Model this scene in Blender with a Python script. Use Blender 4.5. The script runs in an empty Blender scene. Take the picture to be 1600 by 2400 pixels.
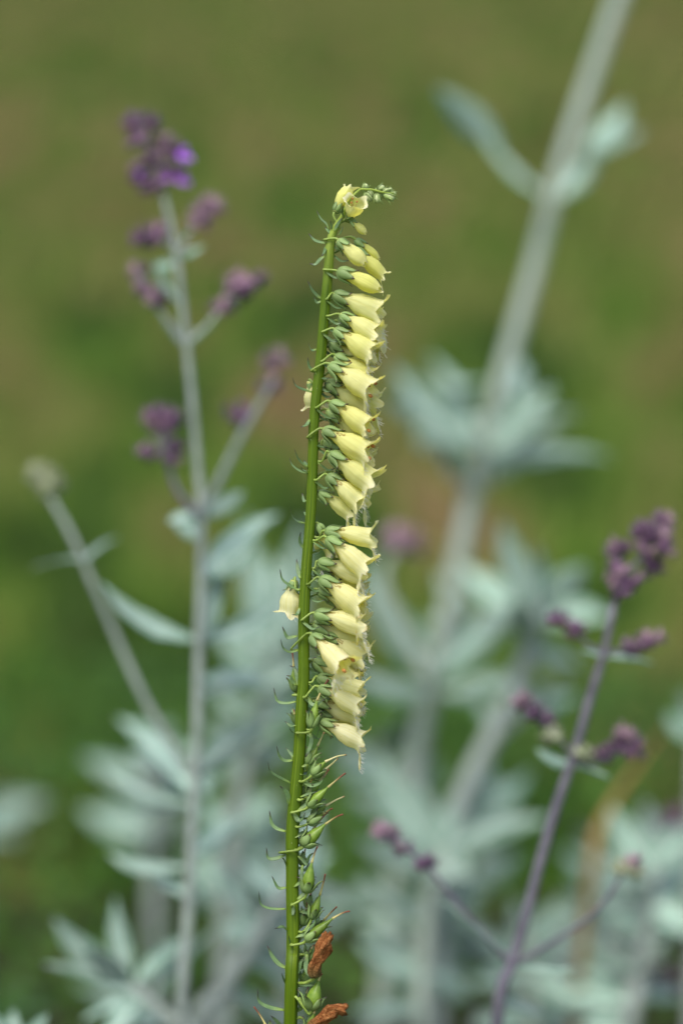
import bpy, math, random
from mathutils import Vector, Matrix, noise
import numpy as np

random.seed(7)
sc = bpy.context.scene
COL = sc.collection
R = math.radians

# ------------------------------------------------------------------ camera
TILT, LENS, D0, H = R(15.0), 85.0, 0.97, 0.975
FSTOP = 2.5
cd = bpy.data.cameras.new('camera')
cam = bpy.data.objects.new('camera', cd); COL.objects.link(cam); sc.camera = cam
cd.sensor_fit = 'VERTICAL'; cd.sensor_height = 36.0; cd.sensor_width = 24.0; cd.lens = LENS
cd.clip_start = 0.02; cd.clip_end = 2000
cam.location = (0, 0, H); cam.rotation_euler = (math.pi/2 - TILT, 0, 0)
cd.dof.use_dof = True; cd.dof.focus_distance = D0; cd.dof.aperture_fstop = FSTOP

# ------------------------------------------------------------------ light
SUN_EL, SUN_AZ = R(66), R(215)          # azimuth clockwise from +Y: behind the camera, a little left
w = bpy.data.worlds.new('World'); sc.world = w; w.use_nodes = True
nt = w.node_tree; nt.nodes.clear()
sky = nt.nodes.new('ShaderNodeTexSky'); sky.sky_type = 'NISHITA'; sky.sun_disc = False
sky.sun_elevation = SUN_EL; sky.sun_rotation = SUN_AZ
sky.air_density = 1.0; sky.dust_density = 4.0; sky.ozone_density = 0.7
bg = nt.nodes.new('ShaderNodeBackground'); bg.inputs[1].default_value = 0.13
wo = nt.nodes.new('ShaderNodeOutputWorld')
nt.links.new(sky.outputs[0], bg.inputs[0]); nt.links.new(bg.outputs[0], wo.inputs[0])
sd = bpy.data.lights.new('sun', 'SUN'); sd.energy = 1.5; sd.angle = R(40); sd.color = (1.0, 0.97, 0.92)
sun = bpy.data.objects.new('sun', sd); COL.objects.link(sun)
sdir = Vector((math.sin(SUN_AZ)*math.cos(SUN_EL), math.cos(SUN_AZ)*math.cos(SUN_EL), math.sin(SUN_EL)))
sun.rotation_euler = sdir.to_track_quat('Z', 'Y').to_euler(); sun.location = sdir*5
vs = sc.view_settings
vs.view_transform = 'Standard'; vs.look = 'None'; vs.gamma = 1.0; vs.use_curve_mapping = False
vs.exposure = 0.84
sc.cycles.use_denoising = True
sc.cycles.max_bounces = 8; sc.cycles.transparent_max_bounces = 8

# ------------------------------------------------------------------ pixel -> point helpers
CP = Vector((0, 0, H))
RT = Vector((1, 0, 0)); FW = Vector((0, math.cos(TILT), -math.sin(TILT))); UP = Vector((0, math.sin(TILT), math.cos(TILT)))
K = 36.0/LENS/2400.0
def pt(x, y, d=D0):
    """photo pixel (1600 x 2400) and depth along the view axis -> point"""
    return CP + FW*d + RT*((x-800)*K*d) - UP*((y-1200)*K*d)
PX = K*D0                                # metres per photo pixel at the foxglove
V = 1600/1568.0                          # scale of the overview picture used for the background plants
def vp(x, y, d): return pt(x*V, y*V, d)

# ------------------------------------------------------------------ mesh helpers
def mesh_from(name, verts, faces, uvs=None, mat=None, smooth=True):
    me = bpy.data.meshes.new(name)
    me.from_pydata([tuple(v) for v in verts], [], faces)
    if uvs is not None:
        ul = me.uv_layers.new(name='UVMap')
        li = np.empty(len(me.loops), dtype=np.int32); me.loops.foreach_get('vertex_index', li)
        ul.data.foreach_set('uv', np.asarray(uvs, dtype=np.float32)[li].ravel())
    if smooth: me.polygons.foreach_set('use_smooth', [True]*len(me.polygons))
    if mat is not None: me.materials.append(mat)
    me.update()
    return me
def link(name, me, parent=None, mtx=None):
    o = bpy.data.objects.new(name, me); COL.objects.link(o)
    if parent is not None: o.parent = parent
    if mtx is not None: o.matrix_local = mtx
    return o
def tag(o, label=None, cat=None, group=None, kind=None):
    if label: o['label'] = label
    if cat: o['category'] = cat
    if group: o['group'] = group
    if kind: o['kind'] = kind
    return o
def thing(name, loc, label, cat, group=None):
    o = bpy.data.objects.new(name, None); COL.objects.link(o); o.location = loc; o.empty_display_size = 0.02
    return tag(o, label, cat, group)

def smooth_path(pts, n):
    """Catmull-Rom through pts (Vectors or tuples with extra channels), n samples"""
    P = np.array([list(p) for p in pts], dtype=float)
    if len(P) == 2:
        t = np.linspace(0, 1, n)[:, None]; return P[0]*(1-t)+P[1]*t
    Q = np.vstack([2*P[0]-P[1], P, 2*P[-1]-P[-2]])
    seg = np.linalg.norm(np.diff(P[:, :3], axis=0), axis=1); cum = np.concatenate([[0], np.cumsum(seg)])
    out = []
    for s in np.linspace(0, cum[-1], n):
        i = min(max(int(np.searchsorted(cum, s, side='right'))-1, 0), len(P)-2)
        u = (s-cum[i])/max(seg[i], 1e-9)
        p0, p1, p2, p3 = Q[i], Q[i+1], Q[i+2], Q[i+3]
        out.append(0.5*((2*p1)+(-p0+p2)*u+(2*p0-5*p1+4*p2-p3)*u*u+(-p0+3*p1-3*p2+p3)*u**3))
    return np.array(out)

def sweep(path, wid, thk=None, hint=None, nseg=8, cup=0.0, cap=True, ridge=0.0, twist=0.0):
    """closed tube along path; wid/thk full width and thickness per point; hint = direction the flat face looks at"""
    path = [Vector(p[:3]) for p in path]; n = len(path)
    if thk is None: thk = wid
    hint = Vector(hint) if hint is not None else Vector((0.01, -1, 0.02))
    vs_, fs, uv = [], [], []
    prevN = None
    for i, p in enumerate(path):
        T = (path[min(i+1, n-1)]-path[max(i-1, 0)])
        T = T.normalized() if T.length > 1e-12 else Vector((0, 0, 1))
        h = hint if prevN is None else prevN
        N = h - T*h.dot(T)
        if N.length < 1e-4: N = T.orthogonal()
        N.normalize(); prevN = N.copy()
        if twist: N = Matrix.Rotation(twist*i/(n-1), 3, T) @ N
        B = T.cross(N)
        for j in range(nseg):
            a = 2*math.pi*j/nseg
            r = 1.0 + (ridge if j % 2 == 0 else -ridge)
            c, s = math.cos(a)*r, math.sin(a)*r
            vs_.append(p + B*(wid[i]*0.5*c) + N*(thk[i]*0.5*s + cup*wid[i]*c*c))
            uv.append((i/(n-1), j/nseg))
    for i in range(n-1):
        for j in range(nseg):
            k = (j+1) % nseg
            fs.append((i*nseg+j, i*nseg+k, (i+1)*nseg+k, (i+1)*nseg+j))
    if cap:
        fs.append(tuple(range(nseg))[::-1]); fs.append(tuple((n-1)*nseg+j for j in range(nseg)))
    return vs_, fs, uv
def merge(parts):
    V_, F_, U_ = [], [], []
    for v, f, u in parts:
        o = len(V_); V_ += v; U_ += u; F_ += [tuple(k+o for k in q) for q in f]
    return V_, F_, U_
def blob(c, rx, ry, rz, rot=None, nu=10, nv=7):
    v, f, u = [], [], []
    c = Vector(c)
    for i in range(nv+1):
        th = math.pi*i/nv
        for j in range(nu):
            ph = 2*math.pi*j/nu
            p = Vector((rx*math.cos(th), ry*math.sin(th)*math.cos(ph), rz*math.sin(th)*math.sin(ph)))
            if rot is not None: p = rot @ p
            v.append(c+p); u.append((i/nv, j/nu))
    for i in range(nv):
        for j in range(nu):
            k = (j+1) % nu
            f.append((i*nu+j, i*nu+k, (i+1)*nu+k, (i+1)*nu+j))
    return v, f, u
def frame(xd, up):
    X = Vector(xd).normalized(); up = Vector(up)
    Z = up - X*up.dot(X)
    if Z.length < 1e-4: Z = X.orthogonal()
    Z.normalize(); Y = Z.cross(X)
    return Matrix((X, Y, Z)).transposed()

# ------------------------------------------------------------------ materials
class MT:
    def __init__(s, name):
        s.m = bpy.data.materials.new(name); s.m.use_nodes = True
        s.t = s.m.node_tree; s.b = s.t.nodes['Principled BSDF']; s.o = s.t.nodes['Material Output']
    def n(s, ty, **kw):
        nd = s.t.nodes.new(ty)
        for k, v in kw.items(): setattr(nd, k, v)
        return nd
    def l(s, a, b): s.t.links.new(a, b)
    def coord(s, which='Object'): return s.n('ShaderNodeTexCoord').outputs[which]
    def noise(s, scale, detail=3, rough=0.55, vec=None, sc3=None):
        nd = s.n('ShaderNodeTexNoise'); nd.inputs['Scale'].default_value = scale
        nd.inputs['Detail'].default_value = detail; nd.inputs['Roughness'].default_value = rough
        v = vec if vec is not None else s.coord()
        if sc3:
            mp = s.n('ShaderNodeMapping'); mp.inputs['Scale'].default_value = sc3; s.l(v, mp.inputs[0]); v = mp.outputs[0]
        s.l(v, nd.inputs['Vector']); return nd.outputs['Fac']
    def ramp(s, fac, stops):
        r = s.n('ShaderNodeValToRGB'); e = r.color_ramp.elements
        while len(e) < len(stops): e.new(0.5)
        for k, (p, c) in enumerate(stops):
            e[k].position = p; e[k].color = (*c, 1) if len(c) == 3 else c
        s.l(fac, r.inputs[0]); return r.outputs[0]
    def mix(s, fac, a, b, mode='MIX'):
        m = s.n('ShaderNodeMix', data_type='RGBA', blend_type=mode)
        for sock, v in ((m.inputs[0], fac), (m.inputs[6], a), (m.inputs[7], b)):
            if isinstance(v, (int, float)): sock.default_value = v
            elif isinstance(v, tuple): sock.default_value = (*v, 1)
            else: s.l(v, sock)
        return m.outputs[2]
    def math(s, op, a, b=0.0, clamp=False):
        m = s.n('ShaderNodeMath', operation=op, use_clamp=clamp)
        for sock, v in ((m.inputs[0], a), (m.inputs[1], b)):
            if isinstance(v, (int, float)): sock.default_value = v
            else: s.l(v, sock)
        return m.outputs[0]
    def uv(s):
        sp = s.n('ShaderNodeSeparateXYZ'); s.l(s.coord('UV'), sp.inputs[0]); return sp.outputs[0], sp.outputs[1]
    def rnd(s): return s.n('ShaderNodeObjectInfo').outputs['Random']
    def prop(s, name):
        a = s.n('ShaderNodeAttribute', attribute_type='OBJECT', attribute_name=name); return a.outputs['Fac']
    def bump(s, fac, strength, dist):
        b = s.n('ShaderNodeBump'); b.inputs['Strength'].default_value = strength; b.inputs['Distance'].default_value = dist
        s.l(fac, b.inputs['Height']); s.l(b.outputs[0], s.b.inputs['Normal']); return b.outputs[0]
    def fin(s, col, rough=0.5, spec=0.4, trans=0.0, tcol=None, sheen=0.0, normal=None):
        if isinstance(col, tuple): s.b.inputs['Base Color'].default_value = (*col, 1)
        else: s.l(col, s.b.inputs['Base Color'])
        s.b.inputs['Roughness'].default_value = rough; s.b.inputs['Specular IOR Level'].default_value = spec
        if sheen:
            s.b.inputs['Sheen Weight'].default_value = sheen; s.b.inputs['Sheen Roughness'].default_value = 0.6
        if trans:
            tr = s.n('ShaderNodeBsdfTranslucent'); mx = s.n('ShaderNodeMixShader'); mx.inputs[0].default_value = trans
            c = tcol if tcol is not None else col
            if isinstance(c, tuple): tr.inputs[0].default_value = (*c, 1)
            else: s.l(c, tr.inputs[0])
            s.l(s.b.outputs[0], mx.inputs[1]); s.l(tr.outputs[0], mx.inputs[2]); s.l(mx.outputs[0], s.o.inputs[0])
        return s.m

def m_corolla():
    m = MT('corolla_petal'); u, v = m.uv(); age = m.prop('age')
    base = m.mix(age, (0.80, 0.83, 0.30), (0.86, 0.85, 0.54))
    hv = m.n('ShaderNodeHueSaturation'); m.l(base, hv.inputs['Color']); m.l(m.math('ADD', 0.85, m.math('MULTIPLY', m.rnd(), 0.3)), hv.inputs['Saturation']); base = hv.outputs[0]
    base = m.mix(m.ramp(u, [(0.0, (1, 1, 1)), (0.30, (0, 0, 0))]), base, (0.62, 0.66, 0.24))      # greener by the calyx
    base = m.mix(m.ramp(u, [(0.60, (0, 0, 0)), (0.95, (1, 1, 1))]), base, (0.90, 0.88, 0.60))     # paler lobes
    comb = m.n('ShaderNodeCombineXYZ'); m.l(m.math('MULTIPLY', u, 1.0), comb.inputs[0]); m.l(m.math('MULTIPLY', v, 26.0), comb.inputs[1]); m.l(m.math('MULTIPLY', m.rnd(), 40.0), comb.inputs[2])
    veins = m.noise(1.6, 2, vec=comb.outputs[0])
    base = m.mix(m.math('MULTIPLY', m.ramp(veins, [(0.45, (0, 0, 0)), (0.7, (1, 1, 1))]), 0.5), base, (0.68, 0.64, 0.20))
    fl = m.noise(900, 2)
    lo = m.math('SUBTRACT', 0.80, m.math('MULTIPLY', age, 0.11))
    fm = m.math('MULTIPLY', m.math('SUBTRACT', fl, lo), 18.0, clamp=True)
    base = m.mix(m.math('MULTIPLY', fm, 0.8), base, (0.30, 0.17, 0.05))
    rim = m.math('MULTIPLY', m.math('MULTIPLY', m.ramp(u, [(0.86, (0, 0, 0)), (1.0, (1, 1, 1))]), m.ramp(m.noise(420, 3), [(0.48, (0, 0, 0)), (0.62, (1, 1, 1))])), age)
    base = m.mix(rim, base, (0.42, 0.25, 0.08))
    # brown scar beside the calyx: a small ring-shaped stain
    du = m.math('MULTIPLY', m.math('SUBTRACT', u, 0.27), 7.5); dv = m.math('MULTIPLY', m.math('SUBTRACT', v, m.prop('scar')), 13.0)
    wob = m.math('MULTIPLY', m.math('SUBTRACT', m.noise(600, 2), 0.5), 1.2)
    d = m.math('ADD', m.math('SQRT', m.math('ADD', m.math('MULTIPLY', du, du), m.math('MULTIPLY', dv, dv))), wob)
    ring = m.ramp(d, [(0.0, (0.35, 0.35, 0.35)), (0.30, (0.25, 0.25, 0.25)), (0.42, (1, 1, 1)), (0.62, (0, 0, 0))])
    base = m.mix(ring, base, (0.22, 0.10, 0.02))
    m.bump(veins, 0.45, 0.0007)
    tcol = m.mix(0.75, base, (0.90, 0.82, 0.06), 'MIX')
    return m.fin(base, 0.55, 0.22, 0.46, tcol)
def m_green(name, a, b, tip=None, rough=0.45, trans=0.15, scale=500, tip0=0.82, tip1=0.97, basecol=None):
    m = MT(name); u, v = m.uv()
    c = m.mix(m.ramp(m.noise(scale, 3), [(0.3, (0, 0, 0)), (0.7, (1, 1, 1))]), a, b)
    hv = m.n('ShaderNodeHueSaturation'); m.l(c, hv.inputs['Color'])
    m.l(m.math('ADD', 0.8, m.math('MULTIPLY', m.rnd(), 0.4)), hv.inputs['Value']); c = hv.outputs[0]
    if basecol: c = m.mix(m.ramp(u, [(0.0, (1, 1, 1)), (0.3, (0, 0, 0))]), c, basecol)
    if tip: c = m.mix(m.ramp(u, [(tip0, (0, 0, 0)), (tip1, (1, 1, 1))]), c, tip)
    m.bump(m.noise(scale*2, 2), 0.2, 0.0003)
    return m.fin(c, rough, 0.4, trans)
def m_stem():
    m = MT('foxglove_stem'); u, v = m.uv()
    comb = m.n('ShaderNodeCombineXYZ'); m.l(m.math('MULTIPLY', u, 9.0), comb.inputs[0]); m.l(m.math('MULTIPLY', v, 30.0), comb.inputs[1])
    st = m.noise(1.0, 3, vec=comb.outputs[0])
    c = m.ramp(st, [(0.3, (0.035, 0.075, 0.001)), (0.52, (0.072, 0.130, 0.002)), (0.72, (0.16, 0.225, 0.008))])
    c = m.mix(m.math('MULTIPLY', m.ramp(m.noise(110, 3), [(0.4, (0, 0, 0)), (0.65, (1, 1, 1))]), 0.55), c, (0.085, 0.150, 0.003))
    c = m.mix(m.ramp(u, [(0.93, (0, 0, 0)), (0.965, (1, 1, 1))]), c, (0.26, 0.35, 0.05))
    sp = m.noise(1500, 1); c = m.mix(m.ramp(sp, [(0.78, (0, 0, 0)), (0.82, (1, 1, 1))]), c, (0.45, 0.50, 0.30))
    m.bump(st, 0.6, 0.0005)
    return m.fin(c, 0.5, 0.25)
def m_wither():
    m = MT('withered_petal'); n1 = m.noise(900, 4)
    u, v = m.uv(); cb = m.n('ShaderNodeCombineXYZ'); m.l(m.math('MULTIPLY', u, 4.0), cb.inputs[0]); m.l(m.math('MULTIPLY', v, 22.0), cb.inputs[1])
    st = m.noise(1.0, 4, vec=cb.outputs[0]); n1 = m.math('ADD', m.math('MULTIPLY', st, .65), m.math('MULTIPLY', n1, .35))
    c = m.ramp(n1, [(0.32, (0.10, 0.032, 0.010)), (0.48, (0.28, 0.095, 0.025)), (0.66, (0.52, 0.25, 0.09))])
    c = m.mix(m.ramp(u, [(0.0, (1, 1, 1)), (0.35, (0, 0, 0))]), c, (0.17, 0.13, 0.045))
    m.bump(m.noise(1100, 4), 1.0, 0.0018)
    return m.fin(c, 0.8, 0.2, 0.12)
def m_plain(name, a, b, rough=0.6, trans=0.0, scale=300, spec=0.3):
    m = MT(name); return m.fin(m.mix(m.ramp(m.noise(scale, 3), [(0.3, (0, 0, 0)), (0.7, (1, 1, 1))]), a, b), rough, spec, trans)
def m_sage_leaf():
    m = MT('silver_leaf'); u, v = m.uv()
    c = m.mix(m.ramp(m.noise(120, 4), [(0.3, (0, 0, 0)), (0.7, (1, 1, 1))]), (0.135, 0.265, 0.190), (0.30, 0.43, 0.345))
    side = m.n('ShaderNodeMath', operation='GREATER_THAN'); m.l(v, side.inputs[0]); side.inputs[1].default_value = 0.5
    c = m.mix(m.math('MULTIPLY', side.outputs[0], 0.6), c, (0.38, 0.46, 0.45))                       # felted pale underside
    vn = m.math('ABSOLUTE', m.math('SUBTRACT', v, 0.25)); c = m.mix(m.ramp(vn, [(0.0, (1, 1, 1)), (0.03, (0, 0, 0))]), c, (0.55, 0.63, 0.58))
    hv = m.n('ShaderNodeHueSaturation'); m.l(c, hv.inputs['Color'])
    m.l(m.math('ADD', 0.6, m.math('MULTIPLY', m.rnd(), 0.65)), hv.inputs['Value'])
    m.bump(m.noise(900, 3), 0.5, 0.0006)
    return m.fin(hv.outputs[0], 0.85, 0.15, 0.12, sheen=0.25)
def m_purple(name, a, b, trans=0.15):
    m = MT(name)
    c = m.mix(m.ramp(m.noise(500, 3), [(0.3, (0, 0, 0)), (0.7, (1, 1, 1))]), a, b)
    hv = m.n('ShaderNodeHueSaturation'); m.l(c, hv.inputs['Color']); m.l(m.math('ADD', 0.5, m.math('MULTIPLY', m.rnd(), 1.0)), hv.inputs['Value'])
    return m.fin(hv.outputs[0], 0.75, 0.2, trans, sheen=0.2)

LAWN_STOPS = [(0.375, (0.018, 0.070, 0.005)), (0.425, (0.070, 0.185, 0.008)), (0.47, (0.145, 0.205, 0.034)), (0.515, (0.20, 0.20, 0.058)), (0.575, (0.265, 0.175, 0.085))]
def lawn_colour(m):
    g = m.n('ShaderNodeNewGeometry').outputs['Position']
    a = m.noise(1.0, 1, 0.4, vec=g, sc3=(4.6, 1.6, 0.0)); b = m.noise(1.0, 2, 0.5, vec=g, sc3=(1.3, 0.42, 0))
    f = m.math('ADD', m.math('MULTIPLY', a, 0.62), m.math('MULTIPLY', b, 0.38))
    sp = m.n('ShaderNodeSeparateXYZ'); m.l(g, sp.inputs[0])                 # lusher next to the watered bed
    f = m.math('SUBTRACT', f, m.math('MULTIPLY', m.math('SUBTRACT', 1.0, m.math('DIVIDE', m.math('SUBTRACT', sp.outputs[1], 2.4), 3.2), clamp=True), 0.045))
    f = m.math('SUBTRACT', f, 0.018)
    return m.ramp(f, LAWN_STOPS), g
def m_lawn():
    m = MT('lawn_ground'); c, g = lawn_colour(m)
    c = m.mix(m.ramp(m.noise(60, 4, vec=g), [(0.35, (0, 0, 0)), (0.7, (1, 1, 1))]), m.mix(0.45, c, (0.06, 0.055, 0.022)), c)
    return m.fin(c, 0.9, 0.1)
def m_grass():
    m = MT('grass_blade'); c, g = lawn_colour(m)
    c = m.mix(m.math('MULTIPLY', m.noise(140, 2, vec=g), 0.35), c, (0.23, 0.255, 0.08))
    return m.fin(c, 0.6, 0.25, 0.2)
def m_soil():
    m = MT('soil'); c = m.ramp(m.noise(25, 5), [(0.3, (0.02, 0.015, 0.01)), (0.7, (0.06, 0.045, 0.03))]); m.bump(m.noise(60, 5), 1.0, 0.02)
    return m.fin(c, 0.95, 0.1)
def m_cover():
    m = MT('ground_cover_leaf'); g = m.n('ShaderNodeNewGeometry').outputs['Position']
    c = m.ramp(m.noise(9, 4, vec=g), [(0.3, (0.018, 0.065, 0.004)), (0.55, (0.045, 0.125, 0.008)), (0.75, (0.09, 0.17, 0.016))])
    return m.fin(c, 0.55, 0.3, 0.2)

M = dict(
    corolla=m_corolla(), stem=m_stem(), wither=m_wither(),
    budcalyx=m_green('bud_calyx', (0.22, 0.33, 0.08), (0.36, 0.46, 0.17), None, 0.5, 0.2),
    sepal=m_green('sepal', (0.155, 0.25, 0.065), (0.25, 0.36, 0.125), (0.06, 0.02, 0.025), 0.5, 0.15, 700, 0.79, 0.97),
    bract=m_green('bract', (0.085, 0.16, 0.055), (0.14, 0.23, 0.09), (0.035, 0.015, 0.025), 0.45, 0.12, 700, 0.72, 0.95, (0.20, 0.30, 0.05)),
    pedicel=m_green('pedicel', (0.17, 0.26, 0.035), (0.27, 0.36, 0.08), None, 0.45, 0.1),
    capsule=m_green('capsule', (0.11, 0.20, 0.018), (0.20, 0.31, 0.035), None, 0.4, 0.15, 450),
    bud=m_green('bud', (0.35, 0.46, 0.16), (0.52, 0.60, 0.28), None, 0.45, 0.2),
    style=m_green('style', (0.46, 0.42, 0.14), (0.55, 0.50, 0.20), (0.20, 0.06, 0.03), 0.5, 0.15, 500, 0.25, 0.75),
    pale_style=m_green('pale_style', (0.60, 0.58, 0.25), (0.70, 0.66, 0.36), (0.30, 0.18, 0.08), 0.5, 0.2, 500, 0.85, 0.98),
    anther=m_plain('anther', (0.25, 0.09, 0.02), (0.48, 0.22, 0.06)),
    yanther=m_plain('fresh_anther', (0.60, 0.48, 0.04), (0.78, 0.68, 0.16)),
    hair=m_plain('petal_hair', (0.85, 0.84, 0.78), (0.9, 0.9, 0.85), 0.5, 0.3),
    fleaf=m_green('foxglove_leaf', (0.04, 0.10, 0.02), (0.07, 0.15, 0.03), None, 0.5, 0.15, 60),
    sage_leaf=m_sage_leaf(),
    sage_stem=m_plain('silver_stem', (0.19, 0.23, 0.205), (0.31, 0.355, 0.325), 0.85, 0.0, 150, 0.15),
    sage_green=m_plain('pale_green_stem', (0.25, 0.31, 0.25), (0.36, 0.415, 0.36), 0.85, 0.0, 150, 0.15),
    sage_dark=m_plain('mauve_stem', (0.095, 0.088, 0.115), (0.17, 0.16, 0.19), 0.8, 0.0, 150, 0.15),
    calyx=m_purple('purple_calyx', (0.060, 0.022, 0.062), (0.20, 0.095, 0.195)),
    faded=m_purple('faded_calyx', (0.20, 0.10, 0.16), (0.36, 0.24, 0.29)),
    pale=m_purple('pale_calyx', (0.23, 0.29, 0.15), (0.37, 0.38, 0.25)),
    petal=m_purple('violet_petal', (0.34, 0.08, 0.58), (0.50, 0.20, 0.72), 0.3),
    lawn=m_lawn(), grass=m_grass(), soil=m_soil(), cover=m_cover(),
    dry=m_plain('dry_leaf', (0.34, 0.21, 0.07), (0.46, 0.31, 0.12), 0.7, 0.2, 60),
)

# ------------------------------------------------------------------ ground
def grid_sheet(name, x0, x1, y0, y1, nx, ny, zf, mat):
    xs = np.linspace(x0, x1, nx); ys = np.linspace(y0, y1, ny)
    v = [(x, y, zf(x, y)) for y in ys for x in xs]
    f = [(j*nx+i, j*nx+i+1, (j+1)*nx+i+1, (j+1)*nx+i) for j in range(ny-1) for i in range(nx-1)]
    return link(name, mesh_from(name, v, f, None, mat))
lawn = link('lawn', mesh_from('lawn', [(-300, -60, 0), (300, -60, 0), (300, 600, 0), (-300, 600, 0)], [(0, 1, 2, 3)], None, M['lawn'], False))
tag(lawn, 'patchy green and brown lawn behind the flower bed', kind='structure')
def bedz(x, y):
    e = min(1.0, max(0.0, min(x+1.5, 1.5-x, y-0.3, 2.3-y)/0.25))
    return -0.02 + 0.045*e + 0.012*e*noise.noise((x*6, y*6, 0))
bed = tag(grid_sheet('soil_bed', -1.5, 1.5, 0.3, 2.3, 61, 41, bedz, M['soil']), 'dark soil of the flower bed under the plants', kind='structure')

# lawn grass: short blades, nearest part as geometry
def make_grass():
    rng = np.random.default_rng(3); N = 170000
    y = 2.2*(16.0**rng.random(N)); x = (rng.random(N)*2-1)*(1.1+y*0.55)
    a = rng.random(N)*6.283; h = (0.03+0.05*rng.random(N))*(1+0.02*y); lean = 0.04*rng.random(N)
    ww = (0.0024+0.0018*rng.random(N))*np.maximum(1.0, (y/3.0)**1.5); dx, dy = np.cos(a), np.sin(a); z = np.zeros(N)
    P = np.stack([np.stack(q, 1) for q in (
        (x-dx*ww, y-dy*ww, z), (x+dx*ww, y+dy*ww, z),
        (x-dx*ww*.7-dy*lean*.4, y-dy*ww*.7+dx*lean*.4, h*.6), (x+dx*ww*.7-dy*lean*.4, y+dy*ww*.7+dx*lean*.4, h*.6), (x-dy*lean, y+dx*lean, h))], 1).reshape(-1, 3)
    o = np.arange(N)[:, None]*5
    f = (o+np.array([0, 1, 3, 2])).tolist()+(o+np.array([2, 3, 4])).tolist()
    return link('grass', mesh_from('grass', P.tolist(), f, None, M['grass']))
tag(make_grass(), 'short mown grass of the lawn, green with dry patches', 'grass', kind='stuff')

# low dark ground cover along the back of the bed
def make_cover():
    rng = random.Random(5); v, f = [], []
    for k in range(11500):
        x = rng.uniform(-1.5, 1.5); y = 1.75 + 1.0*rng.random()**1.1
        top = 0.05+0.15*max(0, 1-abs(y-2.15)/0.65)*(0.6+0.8*noise.noise((x*2.2, y*2.2, 4))+0.2)
        z = max(0.015, top*rng.random()**0.6)
        L = rng.uniform(0.018, 0.04); W = L*rng.uniform(0.35, 0.55)
        a = rng.random()*6.283; el = rng.uniform(-0.2, 1.1)
        d = Vector((math.cos(a)*math.cos(el), math.sin(a)*math.cos(el), math.sin(el))); s = d.cross(Vector((rng.uniform(-.4, .4), rng.uniform(-.4, .4), 1))).normalized(); nrm = s.cross(d)
        p = Vector((x, y, z)); o = len(v)
        v += [p, p+d*L*.5+s*W*.5+nrm*W*.15, p+d*L*.5, p+d*L*.5-s*W*.5+nrm*W*.15, p+d*L-nrm*L*.15]
        f += [(o, o+2, o+1), (o, o+3, o+2), (o+1, o+2, o+4), (o+2, o+3, o+4)]
    return link('ground_cover', mesh_from('ground_cover', v, f, None, M['cover']))
tag(make_cover(), 'low dark green leafy ground cover at the back of the bed', 'ground cover', kind='stuff')

# ================================================================== FOXGLOVE
def z1(x, y): return (660+x*0.19133, 400+y*0.19133)
def z2(x, y): return (660+x*0.19133, 830+y*0.19133)
def z3(x, y): return (600+x*0.19133, 1180+y*0.19133)
def z4(x, y): return (600+x*0.19133, 1480+y*0.19133)
def z5(x, y): return (560+x*0.21262, 1900+y*0.21262)

STEM = [(922, 453, 3), (899, 451, 4.5), (876, 446, 5), (851, 441, 5.5), (828, 456, 6.5), (815, 478, 7.5), (807, 497, 9), (797, 516, 11), (785, 535, 15), (777, 556, 20),
        (773, 580, 22), (769, 640, 23), (762, 720, 23.5), (752, 840, 24), (742, 926, 24), (735.5, 1002, 24), (733.6, 1079, 24), (731.5, 1150, 24), (728, 1215, 24), (718, 1333, 25),
        (713, 1429, 26), (712, 1505, 27), (712.5, 1590, 27), (708, 1652, 29), (703, 1748, 29), (698.5, 1805, 29), (690, 1901, 31), (685.5, 1964, 31), (685.5, 2070, 30),
        (687, 2219, 31), (681, 2389, 32)]
sp = [(*pt(x, y, D0-(.004 if y < 500 else .0015 if y < 520 else 0)), w*PX) for x, y, w in STEM]
bot = Vector(sp[-1][:3])
BASE = Vector((bot.x-0.012, bot.y-0.015, 0.02))
for t in (0.35, 0.7, 1.0):
    p = bot.lerp(BASE, t); sp.append((p.x, p.y, p.z, (32+8*t)*PX))
sp.reverse()
SP = smooth_path(sp, 190)
fox = thing('yellow_foxglove', BASE, 'tall pale yellow foxglove spike, flowers hanging on one side, seed capsules below', 'foxglove')
def loc(p): return Vector(p)-BASE
v, f, u = sweep([Vector(p[:3])-BASE for p in SP], SP[:, 3], nseg=20, ridge=0.0)
# long shallow ribs
stem_pts = []
for i in range(len(SP)):
    c = Vector(SP[i][:3])-BASE
    for j in range(20):
        q = v[i*20+j]-c; stem_pts.append(c+q*(1+0.05*math.sin(5*2*math.pi*j/20+i*0.03)+0.07*noise.noise((math.cos(j*.314)*1.2, math.sin(j*.314)*1.2, i*.16))))
stem = link('stem', mesh_from('stem', stem_pts, f, u, M['stem']), fox)

def stem_at(y):
    """photo y -> (x, halfwidth) of the stem axis"""
    for (x0, y0, w0), (x1, y1, w1) in zip(STEM[9:], STEM[10:]):
        if y0 <= y <= y1:
            t = (y-y0)/(y1-y0); return x0+(x1-x0)*t, (w0+(w1-w0)*t)/2
    return (STEM[9][0], 8) if y < STEM[9][1] else (STEM[-1][0], 16)

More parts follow.
